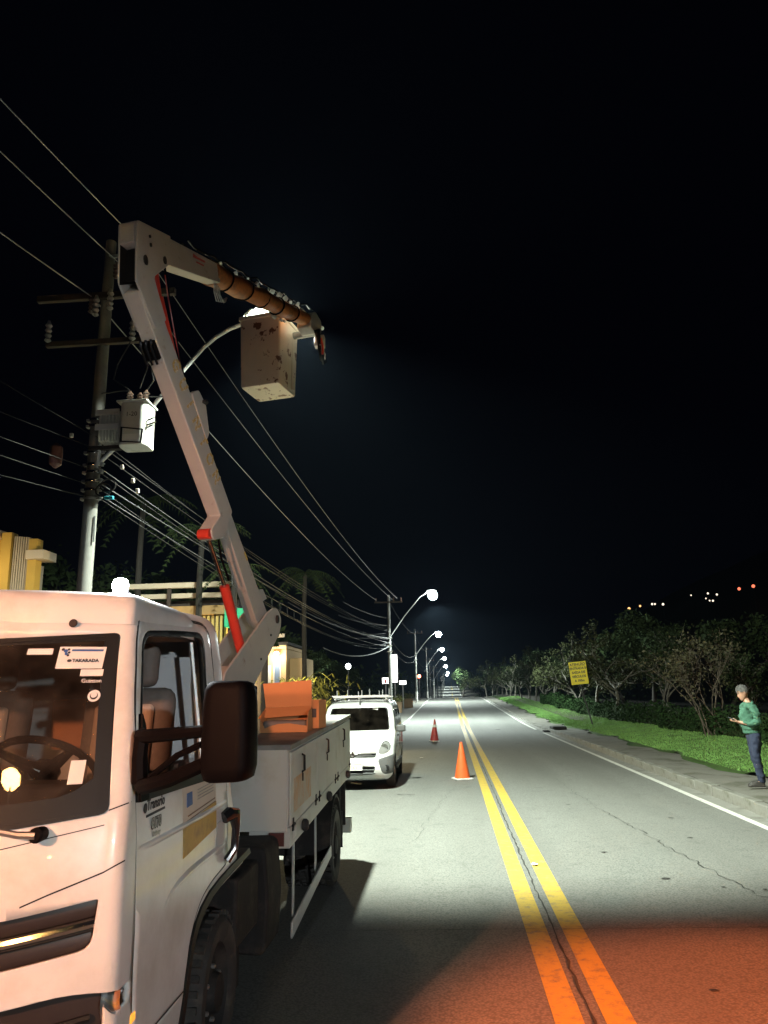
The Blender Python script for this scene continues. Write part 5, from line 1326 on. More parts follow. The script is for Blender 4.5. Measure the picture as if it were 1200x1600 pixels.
# ------------------------------------------------------------------ first utility pole with transformer and street lamp
def taper(p0, p1, r0, r1, n=14): return MB().tube([p0, p1], [r0, r1], n)
UP = empty('utility_pole', (-5.42, 11.0, zr(11)), 0, 'near concrete utility pole carrying a transformer and curved lamp arm', 'utility pole', 'utility poles along the road')
U0 = Vector((-5.42, 11.0, 0))
def ux(p): return Vector(p) - U0
def poleat(z): return Vector((-5.42 + .08 * z / 8.7, 11.0, z))
MB().tube([ux(poleat(-.2)), ux(poleat(4.5)), ux(poleat(9.3))], [.125, .105, .082], 16).build('pole_shaft', M_conc, UP)
arm = MB().tube([ux(p) for p in ((-5.28, 10.95, 5.42), (-4.851, 11, 5.893), (-4.29, 11, 6.586), (-3.975, 11, 6.969), (-3.70, 11, 7.30), (-3.50, 11, 7.47), (-3.28, 11, 7.60), (-3.05, 11, 7.68), (-2.85, 11.0, 7.72))], .032, 10).build('lamp_arm', M_galv, UP)
lh = MB(); lh.prism(rpoly([(-3.02, 7.72), (-2.95, 7.68), (-2.20, 7.80), (-2.18, 7.83), (-2.5, 7.88), (-2.95, 7.80)], .03, 3), lambda u, v, q: ux((u, 11 + q, v)), -.14, .14)
lho = lh.build('lamp_head', M_galv, arm, bevel=.015)
MB().prism([(-2.78, 7.695), (-2.24, 7.782), (-2.24, 7.775), (-2.78, 7.688)], lambda u, v, q: ux((u, 11 + q, v)), -.11, .11).build('lamp_lens', M_lens1, lho)
# clamps and pole bands
for z in (5.62, 5.42, 5.30, 5.16, 5.02, 4.88, 6.05, 6.15):
    c = ux(poleat(z)); MB().lathe([(.118, -.02), (.122, 0), (.118, .02)], 16, Matrix.Translation(c), cap=False).build('pole_band', M_chrome if z > 4.9 else M_galv, UP)
    MB().tube([c + Vector((.10, -.05, 0)), c + Vector((.21, -.07, .0))], .012, 6).build('band_bolt', M_galv, UP); MB().box(c + Vector((-.12, -.02, 0)), (.06, .08, .04)).build('band_lug', M_galv, UP); MB().box(c + Vector((.16, -.06, 0)), (.04, .05, .06)).build('cable_clamp', M_galv, UP)
MB().tube([ux((-5.27, 10.9, 5.35)), ux((-5.24, 10.9, 5.95)), ux((-5.23, 10.9, 6.2))], .03, 8).build('arm_bracket', M_galv, UP)
# transformer
TX = ux((-4.66, 10.85, 0))
txb = MB(); txb.prism(rpoly([(-.17, -.20), (.17, -.20), (.22, -.08), (.22, .2), (-.22, .2), (-.22, -.08)], .05, 4), lambda u, v, q: TX + Vector((u, v, q)), 5.62, 6.30)
tx = txb.build('transformer', M_tx, UP, bevel=.012)
MB().box(TX + Vector((0, 0, 6.315)), (.48, .46, .03)).build('tank_lid', M_tx, tx, bevel=.006)
for i in range(7): MB().b2(TX + Vector((-.24 - .05 * i, -.12, 5.72)), TX + Vector((-.228 - .05 * i, .18, 6.2))).build('cooling_fin', M_tx, tx, bevel=.004)
for z in (5.90, 6.14): MB().b2(TX + Vector((-.60, -.13, z)), TX + Vector((-.23, -.11, z + .09))).build('fin_header', M_tx, tx)
MB().box(TX + Vector((-.30, .05, 5.66)), (.9, .10, .06)).build('transformer_bracket', M_mud, UP)
ring([(-.15, 5.66), (.18, 5.63), (.20, 5.85), (-.15, 5.90)], lambda u, v, d: TX + Vector((u, -.205 - d, v)), .028, .02, 'label_frame', M_mud, tx)
MB().b2(TX + Vector((-.12, -.215, 5.69)), TX + Vector((.15, -.207, 5.78))).build('rating_plate', M_paper, tx)
lettering('1-20', .10, M_ink, tx, TX + Vector((0, -.207, 6.10)), (1, 0, 0), (0, 0, 1), ex=.001)
for (dx, dy) in ((-.13, 0), (.0, .08), (.13, 0)):
    MB().lathe([(.03, 0)] + [(r_, .03 + .025 * i) for i, r_ in enumerate((.055, .03, .055, .03, .055, .03, .055, .03, .02))], 12, Matrix.Translation(TX + Vector((dx, dy, 6.33)))).build('bushing', M_porcelain, tx)
for (dx, dz) in ((.27, 6.02), (.30, 5.95), (.26, 5.90)): MB().tube([TX + Vector((.2, -.1, dz)), TX + Vector((dx, -.12, dz + .02)), TX + Vector((dx + .05, -.1, dz + .05))], .012, 6).build('earth_clamp', M_chrome, tx)
# cross-arm, insulators, arresters and fuse holders
ca = MB().box(ux((-5.30, 10.88, 8.25)), (2.3, .09, .11)).build('cross_arm', M_wood, UP, bevel=.01)
MB().box(ux((-5.30, 10.90, 7.45)), (1.9, .09, .09)).build('cross_arm', M_wood, UP, bevel=.01)
def insulator(p, h=.26, r=.06, mat=M_porcelain, name='insulator'):
    return MB().lathe([(.02, 0)] + [(r if i % 2 == 0 else r * .55, .03 + h * i / 8) for i in range(8)] + [(.02, h + .03)], 12, Matrix.Translation(p)).build(name, mat, UP)
for p in ((-4.884, 10.88, 8.98), (-5.156, 10.88, 8.55), (-5.528, 10.88, 7.95)): insulator(ux(p))
M_arr = pm('grey_arrester_polymer', (.25, .24, .23), .5, var=.1)
for p in ((-5.42, 10.8, 7.85), (-5.19, 10.8, 7.95), (-6.18, 10.8, 7.45), (-4.79, 10.8, 7.40)): insulator(ux(p), .34, .055, M_arr, 'surge_arrester')
MB().tube([ux((-5.35, 10.95, 9.0)), ux((-4.88, 10.9, 8.98))], .03, 8).build('top_bracket', M_galv, UP)
for pts in (((-4.8, 10.8, 7.4), (-5.0, 10.8, 7.0), (-5.05, 10.8, 6.75), (-4.8, 10.85, 6.58)), ((-4.5, 10.8, 7.2), (-4.52, 10.8, 6.9), (-4.66, 10.9, 6.62)), ((-4.45, 10.8, 6.9), (-4.40, 10.8, 6.7), (-4.53, 10.85, 6.55)), ((-5.25, 10.85, 6.55), (-5.1, 10.8, 6.53), (-4.9, 10.85, 6.58), (-4.8, 10.85, 6.56)), ((-4.53, 10.85, 6.45), (-4.2, 10.85, 6.44), (-4.0, 10.9, 6.40))):
    MB().tube([ux(p) for p in pts], .011, 6).build('jumper_wire', M_cable, UP)
# splice box and coils near the cables
MB().lathe([(.02, -.20), (.09, -.14), (.10, 0), (.09, .14), (.02, .20)], 14, Matrix.Translation(ux((-5.94, 10.9, 5.58)))).build('splice_box', pm('reddish_splice_box', (.16, .07, .06), .6), UP)
for k, (x, z) in enumerate(((-5.12, 4.98), (-5.05, 5.05))):
    MB().tube([ux((x + .12 * cos(2 * pi * i / 14), 10.85, z + .10 * sin(2 * pi * i / 14))) for i in range(15)], .012, 6, cap=False).build('cable_coil', M_cable, UP)
MB().box(ux((-5.0, 10.8, 4.84)), (.14, .04, .05)).build('cable_clip', pm('cyan_cable_tag', (.05, .45, .60), .4), UP, bevel=.006)
for p in ((-4.78, 10.7, 5.28), (-4.60, 10.7, 5.06), (-4.52, 10.7, 4.9), (-5.66, 10.8, 5.86)): MB().box(ux(p), (.05, .05, .07)).build('cable_connector', M_cream, UP, bevel=.01)
MB().tube([ux(poleat(4.6)) + Vector((.11, -.06, 0)), ux(poleat(4.2)) + Vector((.12, -.06, 0))], .012, 6).build('ground_wire', M_cablew, UP)

# ------------------------------------------------------------------ poles farther along the road
def far_pole(x, y, label, lx, lz, top=8.2, kind=0):
    o = empty('utility_pole', (x, y, zr(y) - .05), 0, label, 'utility pole', 'utility poles along the road')
    z0 = zr(y) - .05
    MB().tube([(0, 0, 0), (-.0, 0, top)], [.14, .09], 10).build('pole_shaft', M_conc, o)
    if kind: MB().lathe([(.146, .02), (.138, 1.3)], 10, cap=False).build('painted_band', M_paper, o)
    MB().box((0, -.1, top - .5), (1.9, .09, .1)).build('cross_arm', M_wood, o)
    for dx in (-.85, .35, .85): MB().lathe([(.03, 0), (.06, .08), (.03, .14), (.06, .2), (.02, .26)], 8, Matrix.Translation((dx, -.1, top - .45))).build('insulator', M_porcelain, o)
    for dz in (4.6, 5.0, 5.5): MB().box((.02, -.12, dz), (.34, .08, .08)).build('cable_bracket', M_galv, o)
    a = MB().tube([(.08, -.05, 5.6), ((lx - x) * .35, 0, 5.6 + (lz - z0 - 5.6) * .45), ((lx - x) * .72, 0, 5.6 + (lz - z0 - 5.6) * .88), (lx - x - .25, 0, lz - z0)], [.035, .035, .03, .03], 8).build('lamp_arm', M_galv, o)
    h = MB().prism(rpoly([(-.35, .02), (.3, .02), (.32, .06), (.1, .12), (-.35, .08)], .02, 2), lambda u, v, q: (lx - x + u, q, lz - z0 + v), -.14, .14).build('lamp_head', M_galv, a)
    MB().lathe([(.31 * sin(pi * q / 10), -.27 - .31 * cos(pi * q / 10)) for q in range(1, 10)], 16, Matrix.Translation((lx - x + .05, 0, lz - z0 + .01))).build('lamp_bowl', M_lampw, h)  # round bowl oversized to stand in for the lamp's glare
    return o
PX = [(-3.95, 52, 'tallest far concrete pole behind the van roof with a bright lamp on an angled arm', -1.0, 8.6, 8.4, 0), (-4.0, 93, 'second far pole with white painted foot beside the red lamp', -1.2, 9.0, 8.6, 1),
      (-3.92, 134, 'third far pole of the row with white painted foot', -1.2, 9.4, 8.8, 1), (-4.03, 158, 'fourth far pole of the row, close behind the third', -1.0, 8.9, 8.8, 1), (-3.8, 185, 'farthest pole of the row beside the road dip', -.9, 8.3, 8.8, 1)]
for a in PX: far_pole(*a)
for (x, y, lb_) in ((-3.4, 212, 'thin bare pole just beyond the last lamp pole'), (-3.0, 250, 'farthest thin bare pole down in the road dip')):
    o = empty('bare_pole', (x, y, zr(y)), 0, lb_, 'utility pole', 'utility poles along the road')
    MB().tube([(0, 0, 0), (0, 0, 8.5)], [.16, .11], 8).build('pole_shaft', M_conc, o); MB().box((0, -.1, 7.9), (1.9, .09, .1)).build('cross_arm', M_wood, o)
for (x, y, l) in ((-1.0, 300, 'nearest street lamp on a slim post beyond the road dip'), (-1.0, 335, 'second street lamp beyond the road dip'), (-1.0, 372, 'third street lamp beyond the road dip'), (-1.0, 415, 'fourth street lamp beyond the road dip'), (-1.0, 465, 'farthest street lamp at the end of the road')):
    o = empty('street_lamp', (x - 2.6, y, zr(y)), 0, l, 'street lamp', 'street lamps beyond the road dip')
    MB().tube([(0, 0, 0), (0, 0, 7.5), (.8, 0, 8.4), (2.3, 0, 8.7)], [.12, .09, .06, .05], 8).build('lamp_post', M_conc, o)
    MB().lathe([(.02, -.3), (.3, -.25), (.45, -.1), (.45, 0), (.2, .05)], 12, Matrix.Translation((2.6, 0, 8.7))).build('lamp_bowl', M_lampw, o)

# ------------------------------------------------------------------ overhead lines
def wire(p0, p1, sag, r, mat, label, group=None, n=18, name='overhead_cable'):
    p0 = Vector(p0); p1 = Vector(p1); c = (p0 + p1) / 2
    pts = [(p0.lerp(p1, i / n) - Vector((0, 0, sag * 4 * (i / n) * (1 - i / n)))) - c for i in range(n + 1)]
    o = MB().tube(pts, r, 5).build(name, mat); o.location = c
    tag(o, label, 'cable', group); return o
LG_ = 'overhead cables along the road'
def back(a, b, k):   # continue a span beyond b, towards the camera side
    return Vector(a) + (Vector(b) - Vector(a)) * k
M_mv = pm('bare_line_wire', (.30, .30, .31), .5, metal=.3, var=.1)
for a, b, nm in (((-4.884, 10.88, 9.27), (-4.884, 7.085, 8.668), 'topmost bare line crossing the upper left sky to the boom elbow'), ((-5.156, 10.88, 8.86), (-5.156, 7.588, 8.396), 'middle bare line crossing the upper left sky'), ((-5.528, 10.88, 8.24), (-5.528, 8.314, 7.799), 'lowest bare line in the upper left sky reaching the pole head')):
    wire(a, back(a, b, 3.2), .06, .009, M_mv, nm, LG_)
wire((-4.884, 10.88, 9.27), (-3.35, 52, 8.2), .55, .008, M_mv, 'bare line running from the boom elbow down past the bucket', LG_, 30)
wire((-5.156, 10.88, 8.86), (-3.7, 52, 8.15), .45, .008, M_mv, 'faint bare line running behind the raised boom towards the far pole', LG_, 30)
wire((-5.528, 10.88, 8.24), (-4.75, 52, 8.1), .5, .010, M_mv, 'dim bare line farthest left between the two nearest poles', LG_, 30)
cw = [(-5.25, 5.72, -3.8, 6.0, .42, .007, M_cable), (-5.25, 5.60, -3.8, 5.95, .50, .006, M_cable), (-5.22, 5.35, -3.82, 5.55, .62, .008, M_cablew), (-5.22, 5.28, -3.82, 5.5, .70, .006, M_cable), (-5.20, 5.10, -3.84, 5.2, .38, .009, M_cablew),
      (-5.20, 5.02, -3.84, 5.3, 1.0, .006, M_cable), (-5.20, 4.92, -3.86, 5.0, .52, .008, M_cablew), (-5.18, 4.86, -3.86, 4.95, .80, .006, M_cable), (-5.3, 5.85, -3.8, 6.4, .75, .006, M_cable)]
for i, (x0, z0, x1, z1, sag, r, m) in enumerate(cw):
    wire((x0, 10.85, z0), (x1, 52, z1), sag, r, m, 'cable ' + ['topmost', 'second from the top', 'third from the top', 'fourth from the top', 'middle', 'fourth from the bottom', 'third from the bottom', 'second from the bottom', 'lowest'][[0, 2, 3, 4, 5, 6, 7, 8, 1][i]] + ' in the sagging bundle right of the transformer pole', 'bundle of sagging cables between the two nearest poles', 40)
# ladder-like spacer between two of the cables
for k in range(9):
    t = .16 + .022 * k; y = 10.85 + 41.15 * t
    za = 4.92 + .08 * t - .52 * 4 * t * (1 - t); zb = 4.86 + .09 * t - .80 * 4 * t * (1 - t); x = -5.2 + 1.34 * t
    o = MB().tube([(0, 0, 0), (.02, 0, zb - za)], .010, 5).build('cable_spacer', M_cable); o.location = (x, y, za)
    tag(o, ['first', 'second', 'third', 'fourth', 'fifth', 'sixth', 'seventh', 'eighth', 'ninth'][k] + ' rung like spacer from the pole between two sagging cables', 'cable spacer', 'rung like spacers on the sagging cables')
for i, (z0, b) in enumerate(((5.9, (-6.5, 10.137, 6.682)), (5.7, (-7.0, 9.9, 6.4)), (5.35, (-6.4, 9.3, 5.7)), (5.1, (-6.2, 9.2, 5.35)), (4.9, (-6.1, 9.0, 5.0)))):
    a = (-5.4, 10.9, z0); wire(a, back(a, b, 7), .3, .007, M_cable, ['topmost', 'second', 'third', 'fourth', 'lowest'][i] + ' dim cable running from the transformer pole out of the left edge', 'cables leaving the pole to the left')
wire((-3.98, 52, 5.02), (-6.82, 42, 4.43), .55, .028, M_cablew, 'thick pale drop cable sagging left from the far pole to the dark house', None, 24)
wire((-3.97, 52, 5.55), (-9.2, 44, 7.2), .4, .03, M_cablew, 'thick straight cable rising left from the far pole into the dark trees', None, 24)
for k, (p, q) in enumerate((((-4.1, 52, 6.4), (-7.0, 49, 6.9)), ((-4.1, 52, 5.9), (-6.5, 50, 5.95)), ((-4.1, 52, 5.75), (-6.9, 50, 5.6)), ((-4.1, 52, 6.9), (-6.5, 48, 7.6)))):
    wire(p, q, .15, .014, M_cable, ('upper', 'third', 'lowest', 'topmost')[k] + ' short drop cable fanning left from the far pole', 'drop cables at the far pole', 10)
for i in range(4):
    p, q = PX[i], PX[i + 1]
    for k, (dz, sag) in enumerate(((5.5, .7), (5.0, .8), (8.0, .5))):
        wire((p[0], p[1] - .1, zr(p[1]) + dz), (q[0], q[1] - .1, zr(q[1]) + dz), sag, .014, M_cable, ('middle', 'lower', 'upper')[k] + ' cable strung between the ' + ('tallest far pole and the next one', 'second and third far poles', 'third and fourth far poles', 'two farthest lamp poles')[i], 'cables between the distant poles', 14)

# ------------------------------------------------------------------ trees
def leafcloud(mb, centers, n, rad, size, r, flat=.75):
    for i in range(n):
        c = centers[r.randrange(len(centers))]
        d = Vector((r.gauss(0, 1), r.gauss(0, 1), r.gauss(0, flat))); d.normalize(); p = Vector(c) + d * rad * r.random() ** .5 * r.uniform(.7, 1.15)
        s = size * r.uniform(.6, 1.4); a = Vector((r.gauss(0, 1), r.gauss(0, 1), r.gauss(0, .7))).normalized(); b = a.orthogonal().normalized(); b = (b * cos(r.random() * 6) + a.cross(b) * sin(r.random() * 6))
        mb.add([p - a * s, p + b * s * .45, p + a * s, p - b * s * .45], [(0, 1, 2, 3)])
def tree_meshes(seed, H_, spread, nl, lsize, bare=0.0, stems=2, trunk_r=.11, fork=.35):
    r = random.Random(seed); tr = MB(); tips = []
    def branch(p, d, l, rad, lev):
        k = 4; pts = [p]; q = p; dd = d
        for i in range(k):
            dd = (dd + Vector((r.gauss(0, .16), r.gauss(0, .16), r.gauss(.03, .08)))).normalized(); q = q + dd * l / k; pts.append(q)
        tr.tube(pts, [rad * (1 - .45 * i / k) for i in range(k + 1)], 6 if lev < 2 else 4, cap=False)
        if lev >= 3 or l < .35: tips.append(pts[-1]); tips.append(pts[-2]); return
        nb = 3 if lev < 2 else 2
        for i in range(nb):
            a = r.uniform(0, 2 * pi); tilt = r.uniform(.35, .95) * spread
            o = dd.orthogonal().normalized(); o2 = dd.cross(o); nd = (dd * cos(tilt) + (o * cos(a) + o2 * sin(a)) * sin(tilt)).normalized(); nd.z = max(nd.z, -.05)
            branch(pts[-1] if i else pts[-2], nd, l * r.uniform(.62, .85), rad * .58, lev + 1)
        if lev >= 1: tips.append(pts[2])
    for s in range(stems):
        d = Vector((r.gauss(0, .22), r.gauss(0, .22), 1)).normalized() if stems > 1 else Vector((r.gauss(0, .08), r.gauss(0, .08), 1)).normalized()
        branch(Vector((r.uniform(-.12, .12) * (stems - 1), r.uniform(-.12, .12) * (stems - 1), -.1)), d, H_ * fork, trunk_r * r.uniform(.8, 1.1), 0)
    lv = MB(); leafcloud(lv, tips, nl, .42 * H_ / 4.5, lsize, r)
    return tr, lv
M_bark = pm('pale_mottled_bark', (.14, .132, .11), .85, var=.35, scale=9, bump=.3, bscale=18)
M_barkm = pm('brown_grey_bark', (.11, .09, .07), .9, var=.35, scale=9)
M_barkd = pm('dark_bark', (.03, .026, .022), .9, var=.3, scale=9)
M_leaf = pm('olive_green_leaves', (.040, .047, .020), .9, var=.45, scale=1.3, spec=.15)
M_leafd = pm('dark_green_leaves', (.03, .048, .018), .9, var=.45, scale=1.1, spec=.15)
M_leafy = pm('yellow_green_leaves', (.11, .115, .025), .55, var=.4, scale=2)
M_leafr = pm('olive_dry_leaves', (.05, .047, .02), .7, var=.4, scale=2)
protos = {}
def tree(kind, x, y, h, rz, label, group, name='roadside_tree', cat='tree', dz=0.0, lean_=0.0):
    H0, args, bark, leaf = KINDS_T[kind]
    if kind not in protos:
        tr, lv = tree_meshes(*args)
        o = empty(name); tb = tr.build('trunk', bark, o, angle=60); cr = lv.build('crown', leaf, o, smooth=False); protos[kind] = o
    else:
        o = dup(protos[kind]); o.name = name
    o.location = (x, y, gz(x, y) - .08 + dz); o.rotation_euler = (lean_, 0, rz); k = h / H0; o.scale = (k, k, k)
    tag(o, label, cat, group); return o
KINDS_T = {
 'verge_a': (4.6, (11, 4.6, 1.0, 2600, .085, 0, 2, .10), M_bark, M_leaf),
 'verge_b': (4.6, (23, 4.6, 1.1, 2400, .085, 0, 1, .12, .40), M_bark, M_leaf),
 'verge_c': (4.6, (37, 4.6, .95, 2600, .08, 0, 3, .08), M_bark, M_leafd),
 'tall': (7.0, (41, 7.0, 1.0, 5200, .14, 0, 1, .20, .36), M_barkd, M_leafd),
 'bare': (3.3, (53, 3.3, .40, 2200, .055, 0, 6, .028, .40), M_barkm, M_leafr),
}
TG = 'trees lining the right verge'
tree('verge_b', 8.35, 46.5, 4.7, .4, 'forked tree with a dark trunk standing just right of the yellow sign', TG)
tree('verge_a', 8.4, 41.5, 5.0, 2.0, 'multi stemmed dark tree second to the right of the yellow sign', TG)
tree('verge_c', 10.8, 40.5, 5.2, 1.2, 'slender stemmed tree in the gap between the sign and the bare shrub', TG)
tree('verge_a', 8.6, 55.5, 4.8, 3.6, 'pale Y shaped trunk tree directly left of the yellow sign post', TG)
tree('verge_b', 8.9, 61.0, 4.8, 5.1, 'leaning pale trunk tree left of the yellow sign', TG)
tree('verge_c', 8.7, 66.0, 4.6, .9, 'white trunked tree third to the left of the yellow sign', TG)
for i, (x, y, h, k) in enumerate(((8.6, 72, 4.4, 'verge_a'), (8.3, 78, 4.6, 'verge_b'), (8.2, 84, 4.3, 'verge_c'), (7.9, 90, 4.4, 'verge_a'), (7.8, 96, 4.2, 'verge_b'), (7.7, 102, 4.3, 'verge_c'), (7.5, 108, 4.4, 'verge_a'), (7.4, 114, 4.6, 'verge_b'), (7.2, 122, 5.0, 'verge_a'), (7.0, 132, 5.2, 'verge_c'), (6.6, 146, 6.0, 'verge_b'))):
    tree(k, x, y, h, i * 1.7, ('fourth', 'fifth', 'sixth', 'seventh', 'eighth', 'ninth', 'tenth', 'eleventh', 'twelfth', 'thirteenth', 'farthest')[i] + ' tree to the left of the yellow sign along the verge', TG)
for i, (x, y, h) in enumerate(((12.5, 50, 7.4), (14.5, 43, 6.6), (13.0, 60, 7.0), (17, 38, 5.6), (12.0, 74, 6.6), (11.0, 90, 6.5), (12, 108, 7))):
    tree('tall', x, y, h, i * 2.1, ('tall dark tree right behind the yellow sign', 'broad dark tree behind the slender tree right of the sign', 'tall dark tree behind the leaning pale trunk', 'lower dark tree behind the bare shrub', 'dark tree behind the fourth tree left of the sign', 'dark tree behind the seventh tree left of the sign', 'farthest dark tree behind the row')[i], 'dark taller trees behind the row')
tree('bare', 8.1, 25.0, 3.1, .3, 'nearly bare many stemmed shrub just left of the person', None, 'bare_shrub', 'shrub')
tree('verge_c', 10.6, 29.0, 3.2, 4.0, 'low dark leafy tree behind the hedge between the row and the bare shrub', None)
tree('tall', 2.6, 181, 9.5, .5, 'large crown overhanging the road dip, lit almost white by the lamp', None, 'overhanging_tree')
tree('tall', 9.5, 205, 10, 1.5, 'large dark tree at the right of the far road', 'dark trees at the far road'); tree('tall', -9, 225, 10, 2.5, 'large dark tree at the left of the far road', 'dark trees at the far road')
# hedge along the back of the verge
r8 = random.Random(12); hb = MB(); st_ = MB()
for i in range(15000):
    y = 11 + 60 * r8.random() ** 1.35; u = r8.random()
    w0 = .48 + .1 * sin(y * 1.3); h0 = .80 + .10 * sin(y * .8) + .06 * sin(y * 2.7)
    a = r8.uniform(0, pi); x = 8.45 + .12 * sin(y * .6) - w0 * cos(a) * r8.uniform(.75, 1.08); z = .05 + h0 * sin(a) ** .6 * r8.uniform(.35, 1.05)
    if u < .5: x = 8.45 + .12 * sin(y * .6) - w0 * r8.uniform(.7, 1.12); z = r8.uniform(.02, h0)
    p = Vector((x, y, gz(x, y) + z)); s = r8.uniform(.03, .06) * (1 + y / 60)
    a_ = Vector((r8.gauss(0, 1), r8.gauss(0, 1), r8.gauss(.3, .7))).normalized(); b_ = a_.orthogonal().normalized()
    hb.add([p - a_ * s, p + b_ * s * .5, p + a_ * s, p - b_ * s * .5], [(0, 1, 2, 3)])
HG = empty('hedge', (0, 0, 0), 0, 'clipped dark green hedge running behind the grass verge', 'hedge')
M_hedge = pm('hedge_leaves', (.020, .044, .013), .9, var=.5, scale=2.5, spec=.12)
hb.build('hedge_leaves', M_hedge, HG, smooth=False)
V = []
for i in range(62):
    y = 11 + i; x = 8.5 + .12 * sin(y * .6); V += [(x - .35, y, gz(x, y) - .1), (x - .30, y, gz(x, y) + .62), (x + .3, y, gz(x, y) + .62), (x + .35, y, gz(x, y) - .1)]
st_.add(V, [(i * 4 + j, i * 4 + j + 1, (i + 1) * 4 + j + 1, (i + 1) * 4 + j) for i in range(61) for j in range(3)]); st_.build('hedge_core', M_leafd, HG)
# far wood that closes the view on both sides
fw = MB(); r9 = random.Random(31)
for i in range(9000):
    s_ = r9.choice((-1, 1)); y = r9.uniform(150, 470); x = s_ * r9.uniform(9, 40) + (0 if s_ > 0 else -2); z = zr(y) + r9.uniform(0, 9) * r9.random() ** .4
    p = Vector((x, y, z)); s = r9.uniform(.4, .8); a_ = Vector((r9.gauss(0, 1), r9.gauss(0, 1), r9.gauss(0, .7))).normalized(); b_ = a_.orthogonal().normalized()
    fw.add([p - a_ * s, p + b_ * s * .5, p + a_ * s, p - b_ * s * .5], [(0, 1, 2, 3)])
tag(fw.build('distant_wood', M_leafd, smooth=False), 'dark distant wood on both sides of the road dip', 'wood', None, 'stuff')

# palms and dark trees on the left
def palm(x, y, h, label, rz=0, n=16, fl=1.7, name='palm_tree', grp='palms behind the truck'):
    o = empty(name, (x, y, gz(x, y) - .1), rz, label, 'palm tree', grp); r = random.Random(int(x * 100 + y * 10))
    MB().tube([(0, 0, 0), (.05, 0, h * .4), (.0, .06, h * .75), (.05, .04, h)], [.15, .11, .10, .09], 10).build('trunk', M_barkd, o)
    fr = MB()
    for k in range(n):
        a = 2 * pi * k / n + r.uniform(-.2, .2); up = r.uniform(.1, 1.1); P = []
        for i in range(9):
            t = i / 8; rr_ = fl * (t * .95); zz = up * fl * .55 * t - fl * .85 * t * t * (1.25 - up * .5); P.append(Vector((.05 + cos(a) * rr_, .04 + sin(a) * rr_, h + zz)))
        fr.tube(P, [.018, .016, .014, .012, .010, .009, .008, .006, .004], 4, cap=False)
        sd = Vector((-sin(a), cos(a), 0))
        for i in range(1, 9):
            for q in (-1, 1):
                for m in range(2):
                    b = P[i - 1].lerp(P[i], m * .5); l = fl * .19 * (1.1 - abs(i / 8 - .45)); e = b + sd * q * l * .9 + Vector((cos(a), sin(a), 0)) * l * .35 - Vector((0, 0, l * r.uniform(.35, .8)))
                    fr.add([b, b + (P[i] - P[i - 1]) * .22, e], [(0, 1, 2)])
    fr.build('fronds', M_leafd, o, smooth=False); return o
palm(-8.1, 24.5, 7.4, 'slim palm with brownish crown left of the boom foot')
palm(-6.4, 34.0, 7.4, 'palm with drooping crown right of the boom, highest dark crown there', fl=1.9)
palm(-10.6, 25.5, 8.6, 'tall dark palm seen above the flat roofed building', fl=2.0)
palm(-6.75, 23.8, 6.0, 'thin palm standing right at the boom foot', fl=1.3)
for i, (x, y, h, l) in enumerate(((-13, 34, 8.5, 'dark round tree between the yellow house and the pole'), (-12.5, 40, 8.5, 'dark tree crown behind the boom'), (-12, 48, 6.5, 'dark tree behind the palm right of the boom'), (-11, 66, 6.0, 'dark tree left of the tall lit sign'), (-17, 30, 9, 'dark tree rising behind the yellow house'), (-10.5, 80, 5.0, 'dark low tree behind the lit signs'))):
    tree('tall', x, y, h, i * 1.3, l, 'dark garden trees on the left')
# lit spiky shrub by the house
SH = empty('garden_shrub', (-5.0, 27.0, gz(-5, 27)), 0, 'lit yellow green spiky shrub behind the cardboard box', 'shrub')
sp = MB(); ra = random.Random(77)
for k in range(1400):
    c = Vector((ra.gauss(0, .58), ra.gauss(0, .4), ra.uniform(.6, 2.5))); c.x += .35 * (2.2 - c.z) * .4
    a = ra.uniform(0, 2 * pi); l = ra.uniform(.25, .6); d = Vector((cos(a), sin(a), ra.uniform(-.7, .7))); s = Vector((-sin(a), cos(a), 0)) * .028
    sp.add([c - s, c + s, c + d * l * .6 + s * .7, c + d * l - Vector((0, 0, .08)), c + d * l * .6 - s * .7], [(0, 1, 2, 3, 4)])
sp.build('blades', M_leafy, SH, smooth=False)
MB().tube([(0, 0, 0), (.02, 0, 1.2)], .05, 6).build('shrub_stem', M_barkd, SH)
lamp('garden_light', 'POINT', (-5.3, 25.5, 2.5), 1100, (1.0, .78, .38), .08)

# ------------------------------------------------------------------ buildings on the left
M_ywall = pm('yellow_house_wall', (.62, .40, .08), .75, var=.08, scale=2)
M_slat = pm('pale_stone_slats', (.48, .42, .33), .7, var=.08, scale=5)
M_eave = pm('cream_fascia', (.68, .58, .45), .7, var=.05, scale=3)
M_dwall = pm('dim_brown_wall', (.06, .045, .038), .8, var=.12, scale=2)
M_win = em('lit_yellow_window', (1.0, .72, .28), 1.6)
HS = empty('yellow_house', (-15, 26, gz(-15, 26)), 0, 'yellow two storey house with pale slats and flat cream eave at the left edge', 'house')
g0 = gz(-15, 26)
def hb2(name, a, b, mat, par=None, bevel=0): return MB().b2((a[0] + 15, a[1] - 26, a[2] - g0), (b[0] + 15, b[1] - 26, b[2] - g0)).build(name, mat, par or HS, bevel=bevel)
hb2('upper_wall', (-24, 25.3, 5.6), (-15.1, 26.2, 7.45), M_ywall)
hb2('corner_pier', (-15.28, 24.9, 5.4), (-14.92, 25.29, 7.62), M_ywall, bevel=.01)
for i in range(7): hb2('facade_slat', (-14.9 + i * .085, 25.02, 5.5), (-14.85 + i * .085, 25.3, 7.50 - i * .01), M_slat)
hb2('corner_pier', (-14.28, 24.9, 5.3), (-13.98, 25.29, 7.36), M_ywall, bevel=.01)
hb2('side_wall', (-14.97, 25.31, 5.3), (-14.06, 25.6, 6.5), M_slat)
